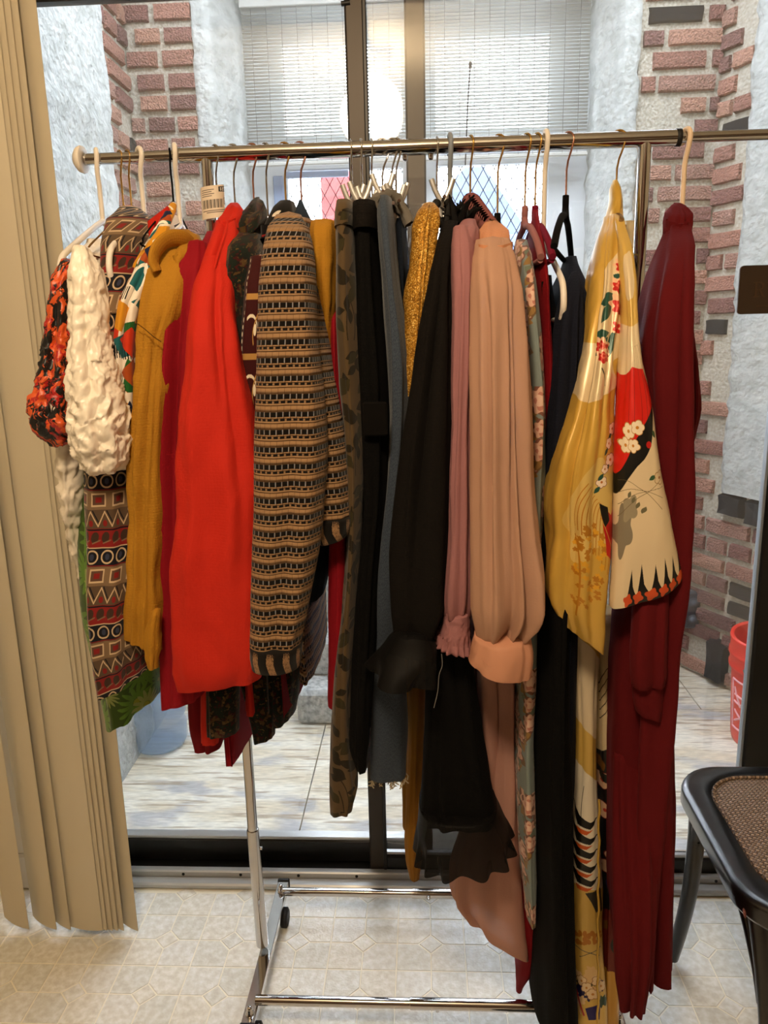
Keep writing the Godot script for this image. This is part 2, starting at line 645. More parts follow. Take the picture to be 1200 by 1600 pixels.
	M.black_wood = mat(Color(0.045, 0.042, 0.042), 0.28)
	M.black_wood.clearcoat_enabled = true
	M.black_wood.clearcoat = 0.4
	M.black_wood.clearcoat_roughness = 0.2
	M.bare_wood = mat(Color(0.42, 0.22, 0.14), 0.6)
	var rat := blank(128, 128, Color(0.2, 0.15, 0.11))
	var rath := blank(128, 128, Color.BLACK)
	for y in 128:
		for x in 128:
			var cx := x / 16
			var cy := y / 16
			var k := (cx + cy) % 2 == 0
			var u := fmod(x, 16.0) / 16.0
			var w := fmod(y, 16.0) / 16.0
			var e := sin(PI * (w if k else u))
			var l := sin(PI * (u if k else w))
			var hgt := pow(maxf(0.0, e), 0.6) * (0.55 + 0.45 * l)
			rath.set_pixel(x, y, Color(hgt, hgt, hgt))
			var tone := 0.92 + 0.08 * sin(cx * 5.1 + cy * 3.3)
			var base := Color(0.66, 0.54, 0.43) if k else Color(0.52, 0.41, 0.32)
			if hgt < 0.38:
				base = Color(0.20, 0.145, 0.10)
			rat.set_pixel(x, y, base * tone)
	M.rattan = mat(Color(1, 1, 1), 0.6)
	M.rattan.albedo_texture = tex(rat)
	M.rattan.heightmap_enabled = true
	M.rattan.heightmap_texture = tex(rath)
	M.rattan.heightmap_scale = 0.45
	M.rattan.uv1_scale = Vector3(15, 15, 1)
	M.red_plastic = mat(Color(0.88, 0.20, 0.14), 0.4)
	M.red_plastic.backlight_enabled = true
	M.red_plastic.backlight = Color(0.3, 0.06, 0.04)
	var jug := mat(Color(0.48, 0.66, 0.85, 0.42), 0.25)
	jug.transparency = BaseMaterial3D.TRANSPARENCY_ALPHA
	M.jug = jug

	# plain fabrics
	M.red = cloth(Color(0.74, 0.16, 0.105), 0.75, null, Vector3.ONE, 0.02, 0.2)
	M.crimson = cloth(Color(0.53, 0.065, 0.11), 0.8, null, Vector3.ONE, 0.02, 0.2)
	M.dark_red = cloth(Color(0.45, 0.04, 0.075), 0.8, null, Vector3.ONE, 0.02, 0.2)
	M.mustard = cloth(Color(0.66, 0.465, 0.135), 0.85, null, Vector3.ONE, 0.035, 0.2)
	M.black = cloth(Color(0.03, 0.027, 0.025), 0.95, null, Vector3.ONE, 0.03, 0.0)
	M.soft_black = cloth(Color(0.07, 0.058, 0.05), 0.95, null, Vector3.ONE, 0.03, 0.0)
	M.navy = cloth(Color(0.075, 0.085, 0.13), 0.9, null, Vector3.ONE, 0.03, 0.2)
	M.teal = cloth(Color(0.10, 0.14, 0.17), 0.9, null, Vector3.ONE, 0.03, 0.2)
	M.mauve = cloth(Color(0.585, 0.40, 0.405), 0.75, null, Vector3.ONE, 0.015, 0.3)
	M.ivory = cloth(Color(0.93, 0.89, 0.82), 0.33, null, Vector3.ONE, 0.0, 0.1)
	M.maroon = cloth(Color(0.335, 0.06, 0.075), 0.9, null, Vector3.ONE, 0.012, 0.7)
	M.maroon.rim_tint = 0.9
	var pe := cloth(Color(0.70, 0.545, 0.455, 0.93), 0.7, null, Vector3.ONE, 0.01, 0.25)
	pe.transparency = BaseMaterial3D.TRANSPARENCY_ALPHA
	M.peach = pe
	M.peach_satin = cloth(Color(0.75, 0.54, 0.435), 0.5, null, Vector3.ONE, 0.0, 0.1)
	var ps := cloth(Color(0.71, 0.53, 0.475, 0.95), 0.75, null, Vector3.ONE, 0.01, 0.25)
	ps.transparency = BaseMaterial3D.TRANSPARENCY_ALPHA
	M.peach_skirt = ps
	var og := cloth(Color(0.045, 0.04, 0.037, 0.94), 0.6, null, Vector3.ONE, 0.0, 0.3)
	og.transparency = BaseMaterial3D.TRANSPARENCY_ALPHA
	M.organza = og
	M.fleece = cloth(Color(0.42, 0.40, 0.37), 1.0, null, Vector3.ONE, 0.0, 0.4)
	M.gold_satin = cloth(Color(0.80, 0.64, 0.27), 0.34, null, Vector3.ONE, 0.0, 0.0)
	M.gold_satin.metallic = 0.3
	M.thread_black = cloth(Color(0.07, 0.055, 0.05), 0.95, null, Vector3.ONE, 0.05, 0.2)

	# denim: twill lines and fade
	var dn := blank(256, 256, Color.WHITE)
	for y in 256:
		for x in 256:
			var tw := 0.5 + 0.5 * sin((x + y) * PI / 4.0)
			var f := noise.get_noise_2d(x * 3.0, y * 0.6)
			var c := Color(0.13, 0.165, 0.225).lerp(Color(0.31, 0.345, 0.385), clampf(0.35 + 0.35 * tw + 0.8 * f, 0.0, 1.0))
			dn.set_pixel(x, y, c)
	M.denim = cloth(Color(1, 1, 1), 0.9, tex(dn), Vector3(14, 14, 1))
	M.dark_denim = cloth(Color(0.42, 0.45, 0.5), 0.9, tex(dn), Vector3(14, 14, 1))

	# glitter: bright and dark flecks of foil
	var gt := blank(256, 256, Color.WHITE)
	for y in 256:
		for x in 256:
			var f := rng.randf()
			var c := Color(0.62, 0.43, 0.14)
			if f > 0.55:
				c = Color(0.74, 0.54, 0.20)
			if f > 0.88:
				c = Color(0.97, 0.84, 0.50)
			if f < 0.2:
				c = Color(0.42, 0.28, 0.08)
			gt.set_pixel(x, y, c)
	M.glitter = cloth(Color(1, 1, 1), 0.55, tex(gt), Vector3(3.2, 3.2, 1), 0.0, 0.0)
	M.glitter.metallic = 0.35
	M.gold_velour = cloth(Color(0.50, 0.34, 0.10), 0.85, null, Vector3.ONE, 0.03, 0.35)

	# knit: thick tan ridges, black floats and pale blue threads
	var kn := blank(64, 128, Color(0.575, 0.445, 0.315))
	var kh := blank(64, 128, Color.BLACK)
	for y in 128:
		for x in 64:
			var ry := y % 128
			var cxx := x % 32
			var hh := 0.0
			var c := Color(0.575, 0.445, 0.315)
			if ry < 44:
				hh = sin(PI * ry / 44.0)
				if cxx < 2:
					c = Color(0.38, 0.27, 0.17)
			elif ry < 80:
				if cxx < 26:
					c = Color(0.055, 0.04, 0.035)
					hh = 0.1
				else:
					c = Color(0.55, 0.58, 0.62) if cxx < 30 else Color(0.55, 0.41, 0.28)
					hh = 0.5
			elif ry < 94:
				hh = 0.6 * sin(PI * (ry - 80) / 14.0)
				if cxx < 3:
					c = Color(0.3, 0.2, 0.13)
			elif ry < 110:
				if (cxx + 16) % 32 < 22:
					c = Color(0.07, 0.05, 0.04)
				else:
					hh = 0.4
			else:
				hh = 0.6 * sin(PI * (ry - 110) / 18.0)
			kn.set_pixel(x, y, c)
			kh.set_pixel(x, y, Color(hh, hh, hh))
	M.knit = cloth(Color(1, 1, 1), 0.95, tex(kn), Vector3(55, 41, 1))
	M.knit.heightmap_enabled = true
	M.knit.heightmap_texture = tex(kh)
	M.knit.heightmap_scale = 0.35
	var kc := blank(64, 64, Color(0.07, 0.055, 0.05))
	for y in 64:
		for x in 64:
			if x > 34 and absf(y - 30) < 24 + 6 * sin(x) and noise.get_noise_2d(x * 40.0, y * 40.0) > -0.25:
				kc.set_pixel(x, y, Color(0.58, 0.44, 0.31))
	M.knit_cuff = cloth(Color(1, 1, 1), 0.95, tex(kc), Vector3(40, 22, 1))

	# black, orange and white patches
	var pc := blank(256, 256, Color.BLACK)
	var cel := FastNoiseLite.new()
	cel.seed = 8
	cel.noise_type = FastNoiseLite.TYPE_CELLULAR
	cel.cellular_return_type = FastNoiseLite.RETURN_CELL_VALUE
	cel.frequency = 0.03
	for y in 256:
		for x in 256:
			var f := cel.get_noise_2d(x, y * 0.7)
			var c := Color(0.04, 0.03, 0.03)
			if f > -0.2:
				c = Color(0.82, 0.34, 0.13)
			if f > 0.2:
				c = Color(0.66, 0.10, 0.08)
			if f > 0.42:
				c = Color(0.05, 0.035, 0.03)
			if f > 0.82:
				c = Color(0.93, 0.88, 0.82)
			pc.set_pixel(x, y, c)
	M.popcorn = cloth(Color(1, 1, 1), 0.4, tex(pc), Vector3(6, 6, 1), 0.0, 0.1)

	make_prints()
	make_kimono()

func make_prints() -> void:
	# brown tribal bands
	var im := blank(512, 512, Color(0.30, 0.235, 0.18))
	var cream := Color(0.76, 0.66, 0.53)
	var rust := Color(0.50, 0.12, 0.11)
	var ink := Color(0.09, 0.085, 0.11)
	var tan_c := Color(0.47, 0.38, 0.28)
	for b in 8:
		var y0 := b * 64
		match b % 4:
			0:
				im.fill_rect(Rect2i(0, y0, 512, 64), ink)
				for k in 8:
					disc(im, k * 64 + 32, y0 + 32, 27, 24, 0.0, cream)
					disc(im, k * 64 + 32, y0 + 32, 21, 18, 0.0, ink)
					disc(im, k * 64 + 32, y0 + 32, 9, 11, 0.0, Color(0.20, 0.22, 0.30))
				im.fill_rect(Rect2i(0, y0, 512, 4), cream)
				im.fill_rect(Rect2i(0, y0 + 60, 512, 3), rust)
			1:
				im.fill_rect(Rect2i(0, y0, 512, 64), tan_c)
				for k in 6:
					im.fill_rect(Rect2i(k * 86 + 8, y0 + 8, 60, 46), cream)
					im.fill_rect(Rect2i(k * 86 + 14, y0 + 14, 48, 34), Color(0.35, 0.25, 0.19))
					im.fill_rect(Rect2i(k * 86 + 26, y0 + 22, 24, 18), rust)
			2:
				im.fill_rect(Rect2i(0, y0, 512, 64), Color(0.34, 0.27, 0.2))
				for k in 9:
					stroke(im, Vector2(k * 58, y0 + 6), Vector2(k * 58 + 29, y0 + 56), 5, cream)
					stroke(im, Vector2(k * 58 + 29, y0 + 56), Vector2(k * 58 + 58, y0 + 6), 5, cream)
					stroke(im, Vector2(k * 58 + 10, y0 + 4), Vector2(k * 58 + 30, y0 + 40), 5, ink)
					disc(im, k * 58 + 58, y0 + 46, 9, 11, 0.0, rust)
			3:
				im.fill_rect(Rect2i(0, y0, 512, 64), rust)
				for k in 12:
					disc(im, k * 44 + 10, y0 + 30, 15, 20, 0.5, Color(0.24, 0.17, 0.13))
					stroke(im, Vector2(k * 44, y0 + 50), Vector2(k * 44 + 30, y0 + 40), 5, tan_c)
				im.fill_rect(Rect2i(0, y0 + 2, 512, 5), ink)
	M.tribal = cloth(Color(1, 1, 1), 0.75, tex(im), Vector3(5.2, 4.2, 1))

	# green daisies
	im = blank(512, 512, Color(0.23, 0.33, 0.09))
	for k in 16:
		var cx := rng.randf() * 512
		var cy := rng.randf() * 512
		var r := rng.randf_range(45, 90)
		var c := Color(0.36, 0.52, 0.16) if k % 3 else Color(0.55, 0.60, 0.33)
		for q in 15:
			var a := TAU * q / 15.0
			disc(im, cx + cos(a) * r * 0.6, cy + sin(a) * r * 0.6, r * 0.42, r * 0.1, a, c)
		disc(im, cx, cy, r * 0.17, r * 0.17, 0, Color(0.55, 0.58, 0.18))
	M.daisy = cloth(Color(1, 1, 1), 0.6, tex(im), Vector3(3.6, 3.6, 1))

	# bold graphic print
	im = blank(512, 512, Color(0.90, 0.86, 0.80))
	var bold := [Color(0.09, 0.12, 0.24), Color(0.12, 0.36, 0.16), Color(0.80, 0.55, 0.12), Color(0.62, 0.28, 0.10), Color(0.04, 0.04, 0.05), Color(0.10, 0.36, 0.38), Color(0.75, 0.20, 0.09)]
	for k in 60:
		var c := Vector2(rng.randf() * 512, rng.randf() * 512)
		var pts := PackedVector2Array()
		var a0 := rng.randf() * TAU
		for q in 4:
			pts.append(c + Vector2.from_angle(a0 + q * TAU / 4.0) * rng.randf_range(25, 75))
		shape(im, pts, bold[k % bold.size()])
		if k % 3 == 0:
			bend(im, c + Vector2(-50, 10), c + Vector2(0, -80), c + Vector2(40, 30), 12, Color(0.93, 0.9, 0.84))
		if k % 4 == 0:
			for q in 6:
				stroke(im, c + Vector2(q * 11, 0), c + Vector2(q * 11 + 6, 34), 5, Color(0.04, 0.04, 0.05))
	M.graphic = cloth(Color(1, 1, 1), 0.6, tex(im), Vector3(5, 4, 1))

	# tapestry: dark green, brown, gold flecks
	im = blank(256, 256, Color.BLACK)
	var n2 := FastNoiseLite.new()
	n2.seed = 5
	n2.frequency = 0.03
	for y in 256:
		for x in 256:
			var a := n2.get_noise_2d(x, y)
			var b := n2.get_noise_2d(x * 2.2 + 300, y * 2.2)
			var c := Color(0.10, 0.085, 0.06)
			if a > 0.05:
				c = Color(0.08, 0.12, 0.085)
			if a < -0.22:
				c = Color(0.33, 0.24, 0.12)
			if b > 0.3:
				c = Color(0.25, 0.06, 0.05)
			if b < -0.42:
				c = Color(0.42, 0.32, 0.17)
			im.set_pixel(x, y, c * (0.85 + 0.15 * sin(x * 1.6) * sin(y * 1.6)))
	M.tapestry = cloth(Color(1, 1, 1), 0.9, tex(im), Vector3(5, 5, 1))

	# maroon velvet panel with gold braid and beads (laid out once over the whole front)
	im = blank(256, 512, Color(0.20, 0.035, 0.035))
	for y in 512:
		for x in 256:
			if noise.get_noise_2d(x * 5.0, y * 5.0) > 0.25:
				im.set_pixel(x, y, Color(0.27, 0.055, 0.05))
	var gold := Color(0.66, 0.50, 0.27)
	var pearl := Color(0.86, 0.82, 0.72)
	for k in 44:
		disc(im, 40 + 14 * sin(k * 0.4), 8 + k * 11.5, 6, 4, 0, pearl)
	for k in 5:
		im.fill_rect(Rect2i(60, 70 + k * 96, 196, 10), gold)
		bend(im, Vector2(90, 110 + k * 96), Vector2(150, 90 + k * 96), Vector2(200, 150 + k * 96), 6, pearl)
		bend(im, Vector2(140, 150 + k * 96), Vector2(120, 120 + k * 96), Vector2(180, 100 + k * 96), 6, gold)
		disc(im, 150, 128 + k * 96, 12, 10, 0, pearl)
	im.fill_rect(Rect2i(196, 0, 22, 512), gold)
	im.fill_rect(Rect2i(202, 0, 5, 512), Color(0.25, 0.07, 0.05))
	M.beaded = cloth(Color(1, 1, 1), 0.75, tex(im), Vector3(1, 1, 1))

	# dark print with small red and cream marks
	im = blank(128, 256, Color(0.035, 0.03, 0.035))
	for k in 26:
		disc(im, rng.randf() * 128, rng.randf() * 256, 6, 9, rng.randf() * 3.0, [Color(0.45, 0.08, 0.09), Color(0.8, 0.76, 0.7), Color(0.45, 0.08, 0.09)][k % 3])
	M.dotted = cloth(Color(1, 1, 1), 0.85, tex(im), Vector3(10, 6, 1))

	# olive leaves on brown
	im = blank(512, 512, Color(0.33, 0.265, 0.175))
	for k in 10:
		var a := Vector2(rng.randf() * 512, rng.randf() * 512)
		bend(im, a, a + Vector2(rng.randf_range(-90, 90), 120), a + Vector2(rng.randf_range(-40, 40), 260), 5, Color(0.16, 0.125, 0.075))
	for k in 90:
		leaf_print(im, rng.randf() * 480, rng.randf() * 480, rng.randf_range(50, 95), rng.randf() * TAU, Color(0.145, 0.115, 0.07) if k % 4 else Color(0.20, 0.18, 0.10))
	M.leaves_print = cloth(Color(1, 1, 1), 0.9, tex(im), Vector3(5.0, 5.0, 1))

	# grey-blue with roses
	im = blank(512, 512, Color(0.47, 0.51, 0.50))
	for k in 34:
		var cx := rng.randf() * 512
		var cy := rng.randf() * 512
		var r := rng.randf_range(34, 62)
		for q in 3:
			leaf_print(im, cx, cy, r * 1.7, rng.randf() * TAU, [Color(0.42, 0.32, 0.20), Color(0.55, 0.42, 0.24), Color(0.40, 0.44, 0.38)][q])
		disc(im, cx, cy, r, r * 0.9, 0, Color(0.46, 0.30, 0.25), 0.12, 6)
		disc(im, cx, cy, r * 0.88, r * 0.78, 0, Color(0.80, 0.64, 0.56), 0.14, 7)
		disc(im, cx + 4, cy + 3, r * 0.55, r * 0.5, 0.4, Color(0.70, 0.47, 0.41), 0.2, 5)
		disc(im, cx + 3, cy, r * 0.42, r * 0.38, 0.4, Color(0.84, 0.70, 0.62), 0.2, 4)
	M.roses = cloth(Color(1, 1, 1), 0.75, tex(im), Vector3(4.5, 4.5, 1))

func make_kimono() -> void:
	var goldc := Color(0.78, 0.62, 0.27)
	var creamc := Color(0.86, 0.78, 0.62)
	var red := Color(0.72, 0.10, 0.08)
	var pale := Color(0.90, 0.72, 0.58)
	var green := Color(0.13, 0.30, 0.25)
	var deep := Color(0.70, 0.47, 0.12)
	# hanging sleeve and front, gold side: top to bottom
	sq = 0.3
	var im := blank(512, 1024, goldc)
	disc(im, 330, 250, 260, 480, 0.0, creamc, 0.1, 4)
	disc(im, 150, 390, 330, 220, 0.1, creamc, 0.12, 5)
	shape(im, PackedVector2Array([Vector2(0, 470), Vector2(512, 430), Vector2(512, 1024), Vector2(0, 1024)]), goldc)
	disc(im, 320, 700, 200, 400, 0.3, Color(0.82, 0.70, 0.40), 0.1, 5)
	for q in [[300, 215, 200, 2.8], [260, 235, 180, 2.2], [320, 295, 210, 1.7], [260, 300, 190, 2.9], [330, 300, 200, 1.1], [250, 310, 190, 2.3], [400, 190, 150, 3.6]]:
		leaf_print(im, q[0], q[1], q[2], q[3], green)
	for q in [[360, 150, 95], [330, 195, 90], [370, 240, 130], [380, 285, 105], [190, 330, 100], [225, 352, 80]]:
		disc(im, q[0], q[1], q[2], q[2] * 0.62, 0.3, pale, 0.16, 7)
		disc(im, q[0] + 6, q[1] + 4, q[2] * 0.75, q[2] * 0.45, 0.3, red, 0.2, 6)
		disc(im, q[0] + 10, q[1], q[2] * 0.42, q[2] * 0.25, 0.2, Color(0.85, 0.42, 0.33), 0.2, 5)
		disc(im, q[0] + 8, q[1], q[2] * 0.2, q[2] * 0.12, 0.2, red)
	bend(im, Vector2(230, 380), Vector2(270, 400), Vector2(300, 420), 8, Color(0.14, 0.16, 0.1))
	for q in [[470, 520, 46], [430, 552, 42], [455, 590, 48], [380, 640, 46], [400, 610, 36]]:
		blossom(im, q[0], q[1], q[2], Color(0.92, 0.84, 0.76), Color(0.72, 0.40, 0.12), Color(0.5, 0.3, 0.25))
		leaf_print(im, q[0] - 10, q[1] + 10, 70, 2.2, green)
	for k in 12:
		bend(im, Vector2(260 + 20 * k, 640 + 8 * k), Vector2(180 + 26 * k, 690), Vector2(200 + 22 * k, 740 + 9 * k), 6, deep)
	for k in 60:
		disc(im, rng.randf_range(190, 420), rng.randf_range(740, 930), 24, 16, rng.randf() * 3, deep if k % 3 else Color(0.84, 0.62, 0.17), 0.2, 5)
	bend(im, Vector2(200, 760), Vector2(270, 830), Vector2(230, 960), 10, deep)
	shape(im, PackedVector2Array([Vector2(390, 690), Vector2(470, 720), Vector2(500, 700), Vector2(505, 820), Vector2(430, 800)]), red)
	shape(im, PackedVector2Array([Vector2(380, 690), Vector2(440, 700), Vector2(455, 730), Vector2(420, 745)]), Color(0.08, 0.07, 0.05))
	stroke(im, Vector2(395, 720), Vector2(470, 790), 5, goldc)
	M.kimono_gold = satin(tex(im))

	# hanging sleeve, cream side with the crane
	sq = 0.28
	im = blank(512, 1024, Color(0.87, 0.79, 0.65))
	shape(im, PackedVector2Array([Vector2(0, 0), Vector2(512, 0), Vector2(512, 270), Vector2(0, 285)]), Color(0.80, 0.66, 0.34))
	disc(im, 200, 150, 170, 240, 0.3, creamc, 0.1, 4)
	for k in 5:
		bend(im, Vector2(180 + 40 * k, 330), Vector2(220 + 40 * k, 350 - 8 * k), Vector2(200 + 50 * k, 390), 3, Color(0.25, 0.2, 0.15))
	shape(im, PackedVector2Array([Vector2(0, 420), Vector2(200, 385), Vector2(430, 395), Vector2(512, 460), Vector2(470, 520), Vector2(330, 545), Vector2(180, 610), Vector2(0, 700)]), Color(0.80, 0.11, 0.07))
	for k in 4:
		bend(im, Vector2(150 + 80 * k, 390), Vector2(140 + 90 * k, 450), Vector2(130 + 80 * k, 540), 4, Color(0.1, 0.03, 0.03))
	shape(im, PackedVector2Array([Vector2(300, 545), Vector2(512, 490), Vector2(380, 600), Vector2(120, 690), Vector2(0, 740), Vector2(0, 690)]), Color(0.06, 0.06, 0.05))
	for q in [[130, 560, 80], [240, 548, 70], [90, 600, 76], [190, 598, 66]]:
		blossom(im, q[0], q[1], q[2], Color(0.93, 0.87, 0.76), Color(0.75, 0.5, 0.15), Color(0.72, 0.52, 0.25))
	disc(im, 350, 596, 34, 34, 0, red)
	leaf_print(im, 420, 560, 90, 1.2, Color(0.22, 0.33, 0.2))
	leaf_print(im, 310, 690, 90, -0.4, Color(0.22, 0.36, 0.24))
	blossom(im, 440, 690, 66, Color(0.86, 0.78, 0.63), Color(0.6, 0.4, 0.2), Color(0.6, 0.45, 0.25))
	disc(im, 80, 820, 80, 230, 0.1, Color(0.52, 0.48, 0.40), 0.2, 5)
	disc(im, 140, 765, 70, 120, 0.2, Color(0.60, 0.56, 0.46), 0.2, 4)
	for k in 4:
		bend(im, Vector2(20, 790 - 30 * k), Vector2(200, 730 - 20 * k), Vector2(500 - 30 * k, 690 + 30 * k), 4, Color(0.42, 0.36, 0.24))
		leaf_print(im, 150 + 40 * k, 720 + 14 * k, 70, 2.0, Color(0.42, 0.40, 0.30))
	for k in 6:
		var bx := 120.0 + 72.0 * k
		shape(im, PackedVector2Array([Vector2(bx, 1024), Vector2(bx + 10, 985), Vector2(bx + 38, 925 - 8 * (k % 2)), Vector2(bx + 46, 970), Vector2(bx + 74, 1005), Vector2(bx + 80, 1024)]), Color(0.05, 0.05, 0.05))
		disc(im, bx + 8, 1005, 30, 60, 0, Color(0.80, 0.30, 0.10), 0.2, 4)
	M.kimono_cream = satin(tex(im))

	# lower front
	sq = 0.34
	im = blank(256, 1024, Color(0.80, 0.66, 0.33))
	shape(im, PackedVector2Array([Vector2(0, 40), Vector2(256, 130), Vector2(256, 300), Vector2(0, 240)]), Color(0.86, 0.79, 0.66))
	shape(im, PackedVector2Array([Vector2(0, 340), Vector2(256, 400), Vector2(256, 640), Vector2(0, 620)]), Color(0.88, 0.84, 0.76))
	for k in 5:
		var y := 458.0 + 34.0 * k
		shape(im, PackedVector2Array([Vector2(10, y - 22), Vector2(60, y + 2), Vector2(140, y + 16), Vector2(215, y + 8), Vector2(140, y + 30), Vector2(50, y + 22)]), Color(0.06, 0.055, 0.05))
		shape(im, PackedVector2Array([Vector2(40, y + 26), Vector2(130, y + 34), Vector2(160, y + 30), Vector2(120, y + 42), Vector2(50, y + 38)]), Color(0.78, 0.33, 0.10))
	bend(im, Vector2(90, 400), Vector2(70, 440), Vector2(80, 470), 5, Color(0.12, 0.11, 0.1))
	shape(im, PackedVector2Array([Vector2(110, 640), Vector2(220, 632), Vector2(230, 690), Vector2(180, 690)]), Color(0.2, 0.19, 0.16))
	for k in 20:
		disc(im, rng.randf_range(30, 230), rng.randf_range(735, 765), 22, 14, rng.randf() * 3, Color(0.68, 0.43, 0.10))
	stroke(im, Vector2(30, 775), Vector2(200, 800), 4, Color(0.12, 0.2, 0.25))
	stroke(im, Vector2(60, 800), Vector2(210, 778), 4, Color(0.12, 0.2, 0.25))
	for k in 16:
		var c: Color = [Color(0.10, 0.22, 0.12), Color(0.86, 0.74, 0.56), Color(0.84, 0.70, 0.48), Color(0.10, 0.10, 0.30)][k % 4]
		disc(im, rng.randf_range(30, 220), rng.randf_range(830, 905), 40, 26, rng.randf() * 3, c, 0.2, 6)
	for k in 5:
		blossom(im, 70 + 32 * k, 855 + 14 * (k % 3), 34, Color(0.88, 0.78, 0.62), Color(0.75, 0.5, 0.2), Color(0.55, 0.35, 0.2))
	shape(im, PackedVector2Array([Vector2(90, 915), Vector2(180, 905), Vector2(170, 940), Vector2(110, 942)]), Color(0.12, 0.08, 0.36))
	stroke(im, Vector2(10, 860), Vector2(80, 930), 12, Color(0.7, 0.2, 0.25))
	stroke(im, Vector2(4, 870), Vector2(60, 930), 6, Color(0.9, 0.75, 0.7))
	M.kimono_low = satin(tex(im))

	# dark flowered lining panel
	im = blank(256, 1024, Color(0.80, 0.73, 0.58))
	shape(im, PackedVector2Array([Vector2(0, 300), Vector2(256, 250), Vector2(256, 720), Vector2(0, 760)]), Color(0.05, 0.045, 0.045))
	shape(im, PackedVector2Array([Vector2(0, 700), Vector2(256, 660), Vector2(256, 860), Vector2(0, 860)]), Color(0.38, 0.10, 0.07))
	shape(im, PackedVector2Array([Vector2(0, 840), Vector2(256, 830), Vector2(256, 1024), Vector2(0, 1024)]), Color(0.74, 0.56, 0.24))
	for k in 10:
		blossom(im, rng.randf() * 256, rng.randf_range(320, 640), 60, Color(0.80, 0.66, 0.54), Color(0.65, 0.2, 0.15), Color(0.45, 0.12, 0.1))
	for k in 8:
		leaf_print(im, rng.randf() * 256, rng.randf_range(260, 820), 110, rng.randf() * TAU, [Color(0.08, 0.10, 0.08), Color(0.42, 0.27, 0.08), Color(0.14, 0.12, 0.26)][k % 3])
	for k in 5:
		bend(im, Vector2(20, 140 + 20 * k), Vector2(120, 60 + 30 * k), Vector2(240, 120), 5, Color(0.16, 0.14, 0.11))
	M.kimono_dark = satin(tex(im))
	sq = 1.0

func satin(t: Texture2D) -> StandardMaterial3D:
	var m := mat(Color(1, 1, 1), 0.36, 0.15)
	m.albedo_texture = t
	return m

func _ready() -> void:
	rng.seed = 20240
	noise.seed = 11
	noise.frequency = 0.1
	# camera: a phone held upright, tipped down a little
	var cam := Camera3D.new()
	cam.name = "camera"
	cam.fov = 67.38
	cam.keep_aspect = Camera3D.KEEP_HEIGHT
	cam.near = 0.05
	cam.far = 200.0
	cam.position = Vector3(0, 1.349, 0)
	cam.rotation_degrees = Vector3(-12.86, 3.06, -1.326)
	add_child(cam)
	cam.current = true
	# overcast sky outside
	var env := Environment.new()
	var sky := Sky.new()
	var sm := ProceduralSkyMaterial.new()
	sm.sky_top_color = Color(0.91, 0.95, 1.0)
	sm.sky_horizon_color = Color(0.95, 0.975, 1.0)
	sm.ground_horizon_color = Color(0.62, 0.62, 0.62)
	sm.ground_bottom_color = Color(0.45, 0.45, 0.45)
	sm.sky_energy_multiplier = 3.2
	sm.ground_energy_multiplier = 1.0
	sky.sky_material = sm
	env.background_mode = Environment.BG_SKY
	env.sky = sky
	env.tonemap_mode = Environment.TONE_MAPPER_LINEAR
	env.tonemap_exposure = 1.0
	env.sdfgi_enabled = true
	env.ssao_enabled = true
	env.ssil_enabled = true
	var we := WorldEnvironment.new()
	we.name = "world_environment"
	we.environment = env
	add_child(we)

	make_materials()
	room()
	sliding_door()
	porch()
	outdoors()
	ceiling_lamp()
	kitchen_units()
	clothes_rack()
	hangers()
	garments_one()
	garments_two()
	garments_three()
	chair()
	vertical_blind()
	porch_things()

func ceiling_lamp() -> void:
	var at := Vector3(-0.205, 2.27, 0.05)
	var t := thing("ceiling_lamp", "round frosted glass globe lamp on the kitchen ceiling", "lamp", at)
	var b := MB.new()
	b.lathe([Vector2(0.0, 0.23), Vector2(0.09, 0.23), Vector2(0.09, 0.19), Vector2(0.05, 0.15), Vector2(0.05, 0.11)], at, 28)
	part(t, "canopy", b, M.white_paint)
	b = MB.new()
	var pr := []
	for i in 17:
		var a := PI * i / 16.0
		pr.append(Vector2(0.135 * sin(a), 0.135 * cos(a)))
	b.lathe(pr, at, 28)
	var gm := mat(Color(1, 0.95, 0.88), 0.5)
	gm.emission_enabled = true
	gm.emission = Color(1.0, 0.89, 0.745)
	gm.emission_energy_multiplier = 30.0
	part(t, "light_globe", b, gm)
	var l := OmniLight3D.new()
	l.name = "globe_light"
	l.light_color = Color(1.0, 0.89, 0.745)
	l.light_energy = 0.8
	l.light_size = 0.12
	l.omni_range = 12.0
	l.omni_attenuation = 2.0
	l.shadow_enabled = true
	t.add_child(l)

